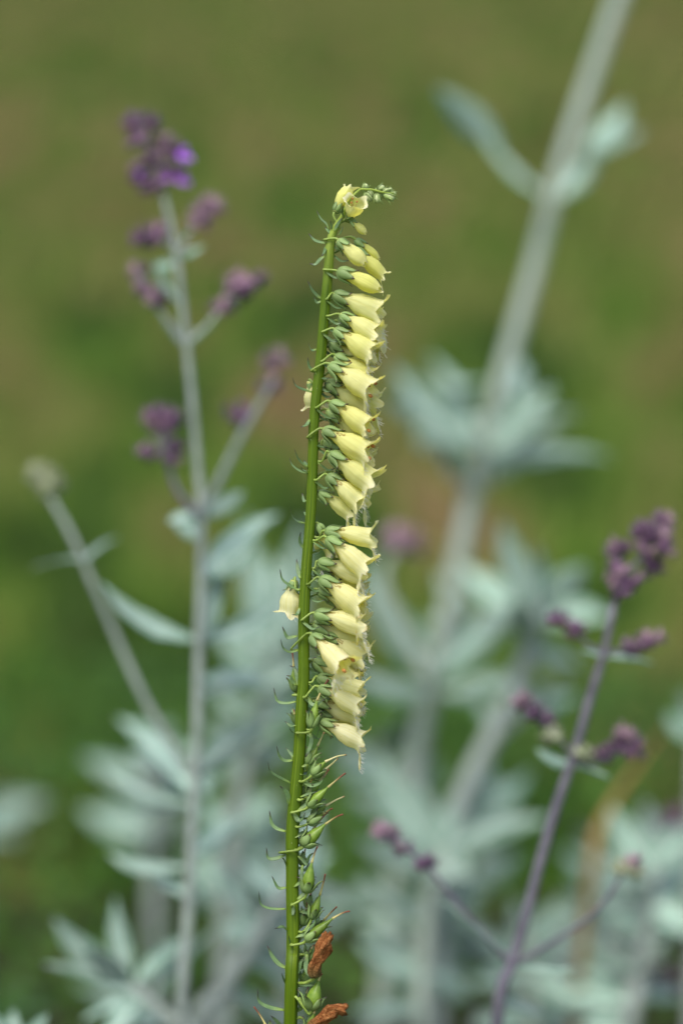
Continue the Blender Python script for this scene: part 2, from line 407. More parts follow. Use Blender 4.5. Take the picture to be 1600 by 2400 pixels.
# ---- corolla
def lerp_tab(tab, t):
    for (a, b), (c, d) in zip(tab, tab[1:]):
        if t <= c:
            k = (t-a)/(c-a); k = k*k*(3-2*k); return b+(d-b)*k
    return tab[-1][1]
OPEN = [(0, .078), (.12, .082), (.25, .094), (.40, .140), (.60, .215), (.80, .242), (.92, .228), (1, .222)]
HALF = [(0, .085), (.12, .095), (.25, .125), (.45, .18), (.68, .215), (.88, .19), (1, .155)]
SHUT = [(0, .085), (.12, .095), (.25, .125), (.45, .165), (.68, .205), (.86, .185), (.95, .14), (1, .095)]
def corolla_mesh(L, kind, rng, fat=1.0, lip=1.0):
    tab = {'open': OPEN, 'half': HALF, 'shut': SHUT}[kind]
    Mc, NT, NL = 44, 13, 7
    seed = rng.random()*50
    k = {'open': 1.0, 'half': 0.55, 'shut': 0.25}[kind]
    lobes = [(0, 42, .50*lip*k, .62, R(58)*k), (70, 36, .24*k, .62, R(34)*k), (-70, 36, .24*k, .62, R(34)*k),
             (152, 44, .25*k*rng.uniform(.85, 1.15), .8, R(74)*k*rng.uniform(.8, 1.15)), (-152, 44, .25*k*rng.uniform(.8, 1.1), .8, R(74)*k*rng.uniform(.8, 1.1))]
    if kind == 'shut': lobes = [(a, b, c*1.1, d, -R(60)) for a, b, c, d, e in lobes]
    sag = rng.uniform(-.02, .05)
    vs_, uv, fs = [], [], []
    def centre(t): return Vector((L*t, 0, L*(0.035*math.sin(math.pi*min(t, 1)) - sag*t*t)))
    for i in range(NT):
        t = i/(NT-1); r = lerp_tab(tab, t)*L*fat; c = centre(t)
        for j in range(Mc):
            ph = 2*math.pi*j/Mc                      # 0 = bottom
            tf = max(0.0, (t-.80)/.20)**1.6*max(0.0, -math.cos(ph))**2*(0.05 if kind == 'open' else 0)
            rr = r*(1+0.10*math.cos(ph)*math.sin(math.pi*t)) * (1+0.035*math.cos(5*ph)*t)
            rr *= 1+0.10*noise.noise((math.cos(ph)*1.3+seed, math.sin(ph)*1.3, t*2.2))+0.035*noise.noise((math.cos(ph)*3.5+seed, math.sin(ph)*3.5, t*5))
            vs_.append(c+Vector((tf*L*.4, rr*math.sin(ph), -rr*math.cos(ph)+tf*L*.8))); uv.append((0.72*t, j/Mc))
    r1 = lerp_tab(tab, 1.0)*L*fat
    for i in range(1, NL+1):
        s = i/NL
        for j in range(Mc):
            ph = 2*math.pi*j/Mc; deg = math.degrees(ph); deg = deg-360 if deg > 180 else deg
            best = (0.015*k, 0.0, 0.0, R(30)*k)
            for (c0, h, l, e, fl) in lobes:
                dd = abs((deg-c0+180) % 360-180)
                if dd < h:
                    val = l*(1-(dd/h)**2)**e
                    if val > best[0]: best = (val, ((deg-c0+180) % 360-180)/h, c0, fl)
            ln, off, c0, fl = best
            base = vs_[(NT-1)*Mc+j]
            # arc length integration of an outward curling strip
            x = rad = 0.0; st = 6
            for q in range(st):
                a = fl*((q+.5)/st*s)**0.7*1.25 + (R(4) if fl > 0 else 0)
                x += math.cos(a)*ln*L*s/st; rad += math.sin(a)*ln*L*s/st
            ang = ph - R(off*10*s) * (1 if abs(c0) < 100 else 2.0)
            wr = 0.09*L*ln*math.sin(3*ph+seed)*s+0.05*L*s*s*noise.noise((ph*3, seed, 1.5))
            dirv = Vector((0, math.sin(ang), -math.cos(ang)))
            p = Vector((base.x+x, 0, 0)) + Vector((0, math.sin(ang), -math.cos(ang)))*0
            rb = Vector((0, base.y, base.z-centre(1).z)).length
            p = Vector((base.x+x+wr, 0, centre(1).z)) + dirv*(rb+rad+0.06*L*s*s*noise.noise((ph*2.6, seed, 7.5)))
            if deg == deg and abs(c0) < 20: p.z -= 0.10*L*ln*s*s   # lower lip hangs
            vs_.append(p); uv.append((0.72+0.28*s, j/Mc))
    for i in range(NT+NL-1):
        for j in range(Mc):
            q = (j+1) % Mc
            fs.append((i*Mc+j, (i+1)*Mc+j, (i+1)*Mc+q, i*Mc+q))
    fs.append(tuple(range(Mc)))
    return mesh_from('flower', vs_, fs, uv, M['corolla']), vs_, (NT, NL, Mc), r1

def sepal_mesh(rng, spread=0.0, thin=1.0):
    """unit sepal (corolla length 1): runs along +X, hugging a tube around the X axis, outer side +Z"""
    pts = [(-.015, 0, .035), (.03, 0, .105), (.12, 0, .155), (.22, 0, .165+.02*spread), (.31, 0, .170+.06*spread), (.39+rng.uniform(-.03, .04), 0, .18+rng.uniform(0, .05)+.12*spread)]
    P = smooth_path(pts, 11)
    wid = [thin*w_ for w_ in (.06, .12, .165, .185, .19, .185, .165, .135, .10, .06, .012)]
    thk = [.035]*8+[.03, .025, .01]
    v, f, u = sweep(P, wid, thk, hint=(0, 0, 1), nseg=10, cup=-0.16)
    return mesh_from('sepal', v, f, u, M['sepal'])
rs = random.Random(21)
SEPALS = [sepal_mesh(rs, s, t) for s, t in ((0, 1), (.35, 1.0), (.7, .95), (-.1, 1.05), (1.3, .85))]
def add_sepals(fl, L, n=5, phase=None, rng=rs, scale=1.0, spread=None):
    phase = rng.random()*6.28 if phase is None else phase
    for k in range(n):
        a = phase+2*math.pi*k/n+rng.uniform(-.12, .12)
        s = L*scale*rng.uniform(.92, 1.1)
        me = SEPALS[rng.choice((0, 1, 2, 3)) if spread is None else spread[rng.randrange(len(spread))]]
        link('sepal', me, fl, Matrix.Rotation(a, 4, 'X') @ Matrix.Scale(s, 4))
def pedicel(fl, pw, mtx, start_d=Vector((1, 0, 0)), wpx=5.8):
    """pw: world point on the stem; runs to the calyx base (flower-local origin)"""
    inv = mtx.inverted()
    a = inv @ pw; L = max(a.length, 1e-4)
    out = (inv.to_3x3() @ start_d).normalized()
    path = smooth_path([a - out*0.0008, a+out*L*.28, Vector((-L*.25, 0, 0)), Vector((0.0006, 0, 0))], 10)
    wd = [wpx*PX*x for x in (1.35, 1.1, .95, .9, .9, .9, .95, 1.05, 1.25, 1.5)]
    v, f, u = sweep(path, wd, nseg=8, hint=(0.2, .3, 1))
    link('pedicel', mesh_from('pedicel', v, f, u, M['pedicel']), fl)
def bract(px_pts, d0=0.0, d1=0.0, wpx=9, face=(0, -0.6, 1)):
    n = len(px_pts)
    P = [pt(x, y, D0+d0+(d1-d0)*k/(n-1)) for k, (x, y) in enumerate(px_pts)]
    P = smooth_path(P, 13); o0 = Vector(P[0])
    wd = [wpx*PX*x for x in (.55, .7, .85, .95, 1, .98, .92, .84, .74, .62, .48, .3, .1)]
    th = [3*PX*x for x in (1, .9, .8, .7, .6, .55, .5, .5, .5, .45, .4, .3, .2)]
    v, f, u = sweep([Vector(p)-o0 for p in P], wd, th, hint=face, nseg=8, cup=0.10)
    b = link('bract', mesh_from('bract', v, f, u, M['bract']), fox); b.location = loc(o0); return b

FR = random.Random(99)
def flower(base, mouth, dz=0.0, bz=0.0, kind='open', age=0.3, att=None, fat=1.0, lip=1.0, scar=None, hairs=True, anth=False, up=None, auto_bract=True, roll=0.0, nsep=5):
    """base / mouth in photo px; bz, dz = how far (mm) base and mouth lie towards the camera from the stem plane"""
    bz *= .75; dz *= .75; fat *= FR.uniform(1.03, 1.2) if kind == 'open' else 1.0; lip *= FR.uniform(.8, 1.25); roll += FR.uniform(-.4, .4); mouth = (mouth[0]+FR.uniform(-9, 5), mouth[1]+(FR.uniform(0, 20) if kind == 'open' else 2))
    b = pt(*base, D0-bz/1000); m_ = pt(*mouth, D0-dz/1000)
    L = (m_-b).length
    rot = frame(m_-b, up if up is not None else UP+RT*0.15) @ Matrix.Rotation(roll, 3, 'X')
    mtx = Matrix.Translation(b) @ rot.to_4x4()
    me, vs_, (NT, NL, Mc), r1 = corolla_mesh(L, kind, FR, fat, lip)
    o = link('flower', me, fox, Matrix.Translation(-BASE) @ mtx)
    o['age'] = age; o['scar'] = scar if scar is not None else FR.choice((0.62, 0.66, 0.7, 3.0, 3.0))
    add_sepals(o, L, n=nsep, rng=FR)
    if att is None:
        ay = base[1]+FR.uniform(4, 14); ax, hw = stem_at(ay); att = (ax+hw*FR.uniform(.1, .6), ay)
    ax, hw = stem_at(att[1]); q = max(-1, min(1, (att[0]-ax)/max(hw, 1)))
    off = math.sqrt(max(0, 1-q*q))*hw*PX*(1 if bz >= 0 else -1)
    pw = pt(att[0], att[1], D0-off)
    pedicel(o, pw, mtx, (RT*q - FW*math.sqrt(max(0, 1-q*q))*(1 if bz >= 0 else -1)).normalized())
    if hairs and kind == 'open':
        pv = []
        for k in range(46):
            row = NT-1+FR.randrange(1, NL+1); j = int(FR.gauss(0, Mc*0.085)) % Mc
            p = vs_[row*Mc+j]; cdir = Vector((0.35, FR.uniform(-.5, .5), FR.uniform(-.6, .45))) + Vector((0.5, p.y*25/1, -0.2))
            cdir.normalize(); ln = FR.uniform(.0012, .0028)
            e = p+cdir*ln; mid = (p+e)/2+Vector((FR.uniform(-1, 1), FR.uniform(-1, 1), FR.uniform(-1, 1)))*ln*.12
            pv.append(sweep([p, mid, e], [.00017, .00014, .00008], nseg=3, cap=False))
        v, f, u = merge(pv)
        tag(link('petal_hairs', mesh_from('petal_hairs', v, f, u, M['hair']), o), kind='stuff')
    if anth:
        for k, (y, z) in enumerate(((-.055, .03), (.05, .05), (-.02, -.05))):
            v, f, u = merge([blob((L*(1.0+.07*k), y*L*1.8, z*L*2.6+.06*L), .055*L, .045*L, .04*L), sweep([(L*.5, y*L, 0), (L*.75, y*L*1.3, z*L), (L*1.0, y*L*1.8, z*L*2.6+.06*L)], [.02*L]*3, nseg=5)])
            link('stamen', mesh_from('stamen', v, f, u, M['anther']), o)
    if auto_bract:
        s = FR.uniform(.8, 1.15)
        bract([(att[0], att[1]+4), (att[0]+10*s, att[1]+12*s), (att[0]+24*s, att[1]+21*s), (att[0]+FR.uniform(36, 46)*s, att[1]+FR.uniform(14, 24)*s)],
              -off-0.0003, -off-0.002*FR.uniform(-1, 2), FR.uniform(7, 9))
    return o

# ---- flowers, from the top of the spike down (front row dz > 0, back row dz < 0)
flower(z1(655, 510), z1(845, 215), -4, -1, 'half', .15, att=(785, 535), fat=1.25, hairs=False, scar=3, auto_bract=False, up=-RT+UP*.3)
flower(z1(830, 610), z1(945, 375), 9, 0, 'open', 0, att=(797, 516), fat=1.5, anth=True, hairs=False, scar=3, auto_bract=False, up=-RT+UP*.4, lip=.4)
flower(z1(845, 610), z1(1045, 750), 3, 2, 'shut', 0, att=(794, 520), fat=1.1, hairs=False, scar=3, auto_bract=False)
flower(z1(900, 850), z1(1170, 1055), -5, -3, 'shut', .0, att=(779, 562), fat=.75, hairs=False, scar=3)
flower(z1(880, 960), z1(1260, 1270), -4, -2, 'half', .0, fat=.95, hairs=False, scar=3, lip=1.3)
flower(z1(690, 855), z1(1000, 1130), 8, 5, 'shut', .2, att=(767, 562), fat=1.12, hairs=False, scar=3)
flower(z1(690, 1235), z1(1190, 1420), 8, 4, 'shut', .1, att=z1(540, 1215), fat=.95, hairs=False, scar=3)
flower(z1(640, 1510), z1(1165, 1630), 3, 1, 'open', .1, fat=.92, scar=3, lip=1.3)
flower(z1(720, 1770), z1(1165, 1980), 6, 3, 'open', .1, att=z1(560, 1780), scar=3)
flower(z1(690, 1850), z1(1080, 2030), -6, -3, 'open', .0, fat=.95, scar=3)
flower(z1(650, 1950), z1(1085, 2220), 9, 5, 'open', .15, att=z1(505, 1975), scar=.68)
flower(z1(590, 2110), z1(1000, 2290), -5, -3, 'open', .1, fat=.95, scar=3)
flower(z2(655, 20), z2(1095, 260), 3, 2, 'open', .2, scar=.68)
flower(z2(585, 135), z2(1060, 400), 10, 6, 'open', .35, att=z2(410, 205), scar=.70, anth=True)
flower(z2(550, 340), z2(1010, 580), -4, -3, 'open', .05, scar=.64)
flower(z2(640, 400), z2(1020, 640), -10, -6, 'open', .05, fat=.9)
flower(z2(600, 595), z2(1075, 840), 10, 6, 'open', .35, att=z2(425, 655), scar=.68, anth=True)
flower(z2(560, 690), z2(1040, 970), -5, -3, 'open', .05)
flower(z2(510, 930), z2(1020, 1150), 9, 5, 'open', .3, att=z2(350, 1020), scar=.68, anth=True)
flower(z2(520, 1070), z2(1020, 1260), -4, -3, 'open', .15, att=z2(445, 1140), fat=.95)
flower(z2(590, 1215), z2(1040, 1480), 7, 4, 'open', .2, att=z2(445, 1310), scar=.68)
flower(z2(560, 1490), z2(960, 1760), 5, 3, 'open', .15, att=z2(410, 1540), scar=.66)
flower(z2(450, 1690), z2(860, 1880), -3, -2, 'open', .1, att=z2(430, 1740), fat=.85, lip=1.4)
flower(z2(440, 2080), z2(640, 2330), -5, -2, 'open', .2, fat=.8)
flower(z2(540, 2170), z2(1060, 2180), 4, 3, 'open', .5, att=z2(420, 2240), scar=.66, fat=.85)
# seen behind and left of the stem
flower(z2(345, 330), z2(390, 610), -8, -5, 'open', .6, att=z2(400, 350), up=-RT, auto_bract=False, fat=1.75, lip=1.0)
flower(z3(470, 940), z3(400, 1290), -6, -4, 'open', .75, att=z3(530, 1050), up=-RT+FW*.3, auto_bract=False, fat=1.3, lip=.9)
flower(z3(870, 430), z3(1330, 670), 9, 6, 'open', .75, att=z3(700, 450), scar=.68, fat=.9)
flower(z3(740, 380), z3(790, 560), -10, -6, 'shut', .3, auto_bract=False, fat=1.2)
flower(z3(765, 715), z3(1290, 850), 1, 0, 'open', .4, att=z3(690, 790), fat=.9, lip=1.2)
flower(z3(720, 800), z3(1220, 960), -9, -5, 'open', .3)
flower(z3(785, 925), z3(1290, 1150), 9, 5, 'open', .7, att=z3(630, 985), scar=.66)
flower(z3(760, 1060), z3(1240, 1260), -1, -1, 'open', .3)
flower(z3(725, 1350), z3(1260, 1450), 7, 4, 'open', .55, att=z3(570, 1430), scar=.68, fat=.92)
flower(z3(700, 1480), z3(1230, 1600), -4, -2, 'open', .35, fat=.95)
flower(z3(850, 1610), z3(1280, 1830), -2, -1, 'open', .55, scar=.68)
flower(z3(685, 1630), z3(1045, 1950), 24, 9, 'open', .95, att=z3(515, 1790), scar=.64, anth=True, fat=.9, lip=.75, roll=-.3)
flower(z3(700, 1930), z3(1160, 2080), -6, -3, 'open', .5)
flower(z3(760, 2130), z3(1240, 2230), 1, 0, 'open', .55, att=z3(650, 2190), fat=.85)
flower(z4(770, 690), z4(1245, 880), 8, 5, 'open', .85, att=z4(590, 800), scar=.66, fat=.85)
flower(z4(720, 860), z4(1190, 960), -4, -2, 'open', .5, fat=.95)
flower(z4(780, 1110), z4(1250, 1290), 6, 4, 'open', .95, att=z4(620, 1200), scar=.68, fat=.85, lip=1.2)
flower(z4(800, 1010), z4(1110, 1130), -8, -4, 'half', .6, fat=.9)

# far-side flowers that close the column
for y_ in (700, 752, 800, 868, 905, 985, 1030, 1075, 1110, 1290, 1345, 1395, 1460, 1500, 1545, 1590, 1640):
    ax_, hw_ = stem_at(y_)
    flower((ax_+FR.uniform(38, 52), y_), (ax_+FR.uniform(112, 128), y_+FR.uniform(26, 40)), -9, -6, 'open', .1+.5*(y_ > 1250), fat=.95, scar=3, auto_bract=False, nsep=3)

# ---- buds at the curled tip
def bud(base, tip, dz=0.0, fatness=.30, att=None):
    b = pt(*base, D0-dz/1000); t = pt(*tip, D0-dz/1000-0.0005); L = (t-b).length*1.05
    rot = frame(t-b, UP); mtx = Matrix.Translation(b) @ rot.to_4x4()
    v, f, u = blob((L*.55, 0, 0), L*.45, L*fatness, L*fatness*.95, nu=12, nv=8)
    o = link('bud', mesh_from('bud', v, f, u, M['bud']), fox, Matrix.Translation(-BASE) @ mtx)
    pc = []
    for k in range(5):
        a = 2*math.pi*k/5+FR.random(); e = FR.uniform(.9, 1.25); Rm = Matrix.Rotation(a, 3, 'X')
        P = smooth_path([Rm @ Vector((0, 0, .03*L)), Rm @ Vector((L*.3, 0, L*fatness*1.0)), Rm @ Vector((L*.65, 0, L*(fatness+.06))), Rm @ Vector((L*e, 0, L*(fatness+FR.uniform(.05, .3))))], 7)
        pc.append(sweep(P, [L*x for x in (.15, .28, .34, .30, .2, .1, .02)], [.05*L]*7, hint=Rm @ Vector((0, 0, 1)), nseg=6, cup=-.1))
    v, f, u = merge(pc); link('calyx', mesh_from('calyx', v, f, u, M['budcalyx']), o)
    if att: pedicel(o, pt(*att), mtx, UP, 4)
for b_, t_, dz, ft, at in ((z1(1000, 235), z1(1040, 165), 1, .42, z1(985, 225)), (z1(1010, 270), z1(1090, 375), 3, .34, z1(990, 230)), (z1(1170, 240), z1(1250, 190), 1, .38, z1(1150, 240)),
                          (z1(1160, 270), z1(1175, 390), 3, .32, z1(1150, 245)), (z1(1230, 265), z1(1310, 230), 3, .36, None), (z1(1240, 280), z1(1370, 350), 3, .26, z1(1220, 262)),
                          (z1(1290, 260), z1(1345, 215), 2, .34, None), (z1(1310, 270), z1(1395, 275), 2, .22, None), (z1(1220, 270), z1(1240, 335), -2, .34, None), (z1(1060, 240), z1(1100, 330), -3, .34, None),
                          (z1(1270, 255), z1(1330, 270), -1, .4, None)):
    bud(b_, t_, dz, ft, at)

# ---- bracts on the open side of the stem and near the tip (traced as curves)
for pts_, w_ in (
    ([z1(575, 720), z1(545, 650), z1(480, 590), z1(430, 490)], 6), ([z1(620, 780), z1(570, 740), z1(530, 690)], 9), ([z1(640, 760), z1(610, 690), z1(595, 610)], 10), ([z1(640, 740), z1(700, 640), z1(740, 580)], 12),
    ([z1(700, 790), z1(735, 740), z1(755, 680)], 11), ([z1(765, 570), z1(740, 500), z1(745, 420)], 13), ([z1(800, 590), z1(870, 540), z1(850, 490)], 11),
    ([z1(545, 890), z1(480, 880), z1(400, 850), z1(330, 770)], 10), ([z1(545, 920), z1(525, 990), z1(490, 1050)], 8), ([z1(525, 1050), z1(470, 1090), z1(410, 1150), z1(340, 1138)], 11),
    ([z1(495, 1575), z1(430, 1530), z1(370, 1460), z1(318, 1350)], 11), ([z1(485, 1600), z1(430, 1615), z1(392, 1550)], 9), ([z1(425, 2190), z1(360, 2200), z1(328, 2110)], 10),
    ([z2(410, 205), z2(360, 185), z2(328, 130), z2(320, 40)], 9), ([z2(370, 465), z2(250, 430), z2(170, 385), z2(133, 290)], 10), ([z2(345, 800), z2(300, 870), z2(232, 895)], 9),
    ([z2(320, 1390), z2(240, 1330), z2(190, 1260), z2(157, 1160)], 8), ([z2(330, 1470), z2(220, 1430), z2(130, 1360), z2(95, 1270)], 7), ([z2(330, 1380), z2(290, 1340), z2(275, 1300)], 9), ([z2(320, 1450), z2(260, 1420), z2(235, 1380)], 10),
    ([z2(315, 1790), z2(275, 1800), z2(250, 1700)], 8), ([z2(285, 2070), z2(190, 2050), z2(130, 1990), z2(107, 1890)], 10), ([z2(310, 1990), z2(290, 1950), z2(270, 1930)], 8),
    ([z3(600, 555), z3(545, 500), z3(530, 430), z3(548, 350)], 11), ([z3(545, 920), z3(515, 820), z3(495, 680)], 11), ([z3(525, 1070), z3(420, 1010), z3(320, 930), z3(292, 800)], 9),
    ([z3(535, 1280), z3(500, 1360), z3(440, 1360)], 9), ([z3(505, 1625), z3(440, 1640), z3(380, 1640), z3(320, 1505)], 11), ([z3(520, 1800), z3(410, 1820), z3(330, 1770), z3(302, 1660)], 9),
    ([z3(515, 2240), z3(495, 2090), z3(470, 2020), z3(412, 1985)], 11), ([z3(490, 2230), z3(440, 2170), z3(420, 2120), z3(372, 2108)], 10),
    ([z4(490, 860), z4(370, 880), z4(260, 850), z4(215, 690)], 9), ([z4(490, 1150), z4(430, 1160), z4(352, 1098)], 9), ([z4(470, 1240), z4(440, 1230), z4(405, 1180)], 8),
    ([z4(450, 1580), z4(350, 1585), z4(280, 1520), z4(252, 1400)], 11), ([z4(450, 1560), z4(410, 1480), z4(362, 1425)], 7), ([z4(455, 1540), z4(430, 1500), z4(420, 1460)], 8),
    ([z4(430, 1860), z4(290, 1790), z4(170, 1710), z4(148, 1600)], 9), ([z4(405, 2120), z4(380, 1980), z4(292, 1892)], 12),
    ([z5(515, 230), z5(420, 200), z5(360, 140), z5(335, 0)], 11), ([z5(510, 490), z5(400, 530), z5(320, 520), z5(302, 410)], 11), ([z5(520, 600), z5(495, 540), z5(475, 520)], 8),
    ([z5(520, 850), z5(430, 850), z5(362, 720)], 10), ([z5(515, 1085), z5(350, 1080), z5(240, 1030), z5(220, 890)], 8), ([z5(530, 1320), z5(480, 1280), z5(395, 1302)], 9),
    ([z5(525, 1740), z5(440, 1690), z5(370, 1610), z5(312, 1485)], 13), ([z5(520, 1920), z5(490, 1860), z5(470, 1790)], 9), ([z5(500, 2200), z5(340, 2170), z5(220, 2100), z5(207, 1970)], 12),
    ([z5(580, 1520), z5(560, 1450), z5(548, 1380)], 7), ([z5(480, 2420), z5(420, 2330), z5(350, 2260)], 12),
    ([z5(600, 30), z5(650, 110), z5(700, 90), z5(730, 20)], 11), ([z5(600, 1040), z5(600, 1150), z5(625, 1100)], 9), ([z5(700, 1330), z5(780, 1290), z5(840, 1220), z5(800, 1120)], 9), ([z5(660, 2060), z5(750, 2170), z5(850, 2160), z5(895, 2080)], 11),
    ([z5(750, 1580), z5(740, 1750), z5(810, 1870)], 12), ([z5(700, 600), z5(690, 750), z5(715, 870)], 9), ([z4(660, 1240), z4(680, 1330), z4(650, 1450), z4(605, 1540)], 11),
    ([z4(640, 800), z4(680, 890), z4(760, 890), z4(845, 820)], 11), ([z4(560, 1830), z4(680, 1890), z4(790, 1850), z4(845, 1745)], 12), ([z4(460, 2220), z4(520, 2310), z4(570, 2300), z4(600, 2220)], 11)):
    ay = pts_[0][1]; ax, hw = stem_at(ay)
    right = pts_[-1][0] > ax
    bract(pts_, -0.003 if right else FR.uniform(-.001, .001), (-0.006 if right else FR.uniform(-.006, .004)), w_*0.95)

# ---- extra bracts among the capsules, some dried
for k in range(26):
    y = 1720+k*26+FR.uniform(-9, 9); ax, hw = stem_at(y); x0 = ax+hw*FR.uniform(.2, .95); L_ = FR.uniform(26, 60); an = FR.uniform(-.5, 1.1); cv = FR.uniform(-14, 16)
    bract([(x0, y), (x0+L_*.35*math.cos(an)+3, y-L_*.35*math.sin(an)+cv*.7), (x0+L_*.7*math.cos(an), y-L_*.7*math.sin(an)+cv), (x0+L_*math.cos(an)+FR.uniform(-6, 6), y-L_*math.sin(an)-FR.uniform(0, 14))], FR.choice((-.0022, .001)), FR.uniform(-.006, .006), FR.uniform(6, 12))
# ---- seed capsules
def capsule(base, tip, style_end, dz=2.0, width=28, att=None, mat='style', smid=None):
    b = pt(*base, D0-dz/1000); t = pt(*tip, D0-dz/1000-FR.uniform(-.002, .003)); L = (t-b).length
    rot = frame(t-b, UP-FW*.2); mtx = Matrix.Translation(b) @ rot.to_4x4()
    prof = [(0, .25), (.06, .62), (.15, .85), (.3, 1.0), (.45, .97), (.6, .78), (.75, .5), (.88, .26), (1, .13)]
    W = width*PX*.88
    P = [Vector((L*a, 0, 0)) for a, _ in prof]
    v, f, u = sweep(P, [W*b_ for _, b_ in prof], [W*.9*b_ for _, b_ in prof], nseg=16, hint=(0, 0, 1))
    v2 = []
    for k, p in enumerate(v):                       # two halves with a groove between
        a = 2*math.pi*(k % 16)/16; g = 1-0.10*math.exp(-((math.cos(a))/.22)**2) if True else 1
        v2.append(Vector((p.x, p.y*1.0, p.z*g)))
    o = link('seed_capsule', mesh_from('seed_capsule', v2, f, u, M['capsule']), fox, Matrix.Translation(-BASE) @ mtx)
    ph0 = FR.random()*6.28
    for k in range(5):
        a = ph0+2*math.pi*k/5+FR.uniform(-.12, .12); sx = FR.uniform(30, 40)*PX/.40; sr = W*.5*FR.uniform(1.0, 1.12)/.145
        link('sepal', SEPALS[FR.choice((0, 1, 2, 4))], o, Matrix.Rotation(a, 4, 'X') @ Matrix.Diagonal((sx, sr, sr, 1)))
    inv = mtx.inverted(); se = inv @ pt(*style_end, D0-dz/1000-FR.uniform(-.003, .004))
    mid = Vector((L*1.0, 0, 0)).lerp(se, .45)+Vector((0.12*se.length*.5, 0, 0))
    Ps = smooth_path([Vector((L*.96, 0, 0)), mid, se], 12)
    v, f, u = sweep(Ps, [PX*x for x in (7, 6, 5.2, 4.6, 4.2, 4, 3.8, 3.7, 3.6, 3.6, 4, 4.5)], nseg=6)
    link('style', mesh_from('style', v, f, u, M[mat]), o)
    if att is None:
        ay = base[1]+FR.uniform(6, 14); ax, hw = stem_at(ay); att = (ax+hw*.5, ay)
    ax, hw = stem_at(att[1]); q = max(-1, min(1, (att[0]-ax)/hw)); off = math.sqrt(max(0, 1-q*q))*hw*PX*(1 if dz > -1 else -1)
    pedicel(o, pt(att[0], att[1], D0-off), mtx, (RT*q - FW*math.sqrt(max(0, 1-q*q))*(1 if dz > -1 else -1)).normalized(), 6.5)
for a in (
    (z4(675, 1175), z4(750, 830), z4(885, 590), 7, 26, z4(520, 1240)), (z4(640, 1620), z4(760, 1390), z4(830, 1240), 2, 24, z4(590, 1700), 'pale_style'), (z4(690, 1755), z4(850, 1590), z4(1105, 1510), 5, 27, z4(540, 1835), 'pale_style'),
    (z4(700, 1800), z4(850, 1690), z4(1000, 1555), -4, 24, None, 'pale_style'), (z4(640, 2010), z4(790, 1830), z4(890, 1690), 0, 27, None), (z4(640, 2140), z4(890, 1900), z4(1095, 1735), 4, 30, z4(450, 2215)),
    (z4(690, 2260), z4(860, 2130), z4(1080, 2020), -3, 27, None, 'pale_style'), (z4(640, 2350), z4(830, 2230), z4(930, 2170), 2, 26, None), (z4(590, 2060), z4(640, 1900), z4(720, 1760), -5, 24, None),
    (z5(710, 385), z5(960, 140), z5(1145, 40), 6, 36, z5(520, 460)), (z5(740, 900), z5(805, 560), z5(865, 395), 5, 34, z5(590, 1030)), (z5(800, 1190), z5(895, 920), z5(950, 700), 1, 27, z5(660, 1330)),
    (z5(740, 1430), z5(1040, 1180), z5(1220, 1108), 6, 30, z5(585, 1475)), (z5(830, 1330), z5(940, 1200), z5(1075, 1060), -4, 24, None), (z5(700, 600), z5(720, 480), z5(730, 420), -4, 24, None),
    (z5(790, 2190), z5(880, 1860), z5(920, 1800), 5, 42, z5(610, 2050)), (z5(760, 1650), z5(800, 1520), z5(830, 1480), -2, 28, z5(680, 1590)), (z5(700, 1700), z5(720, 1560), z5(720, 1520), -5, 26, None),
    (z5(780, 2440), z5(830, 2220), z5(850, 2180), 3, 30, z5(650, 2290)), (z5(690, 1260), z5(740, 1090), z5(750, 1020), -3, 28, None), (z5(690, 380), z5(820, 200), z5(985, 0), 0, 28, None),
    (z5(690, 2160), z5(740, 2010), z5(760, 1950), -6, 26, None), (z5(720, 1900), z5(730, 1760), z5(750, 1700), -4, 26, None), (z5(770, 1080), z5(770, 960), z5(800, 900), -5, 26, None)):
    capsule(a[0], a[1], a[2], a[3], a[4], a[5], a[6] if len(a) > 6 else 'style')
# two small capsules behind the stem whose styles show on its left
for a in ((z4(480, 730), z4(460, 420), z4(445, 260), -6, 24, z4(500, 780)), (z5(330, 2480), z5(300, 2370), z5(165, 2160), -2, 22, z5(470, 2440)), (z4(500, 1130), z4(470, 1010), z4(465, 960), -6, 20, None)):
    capsule(*a)

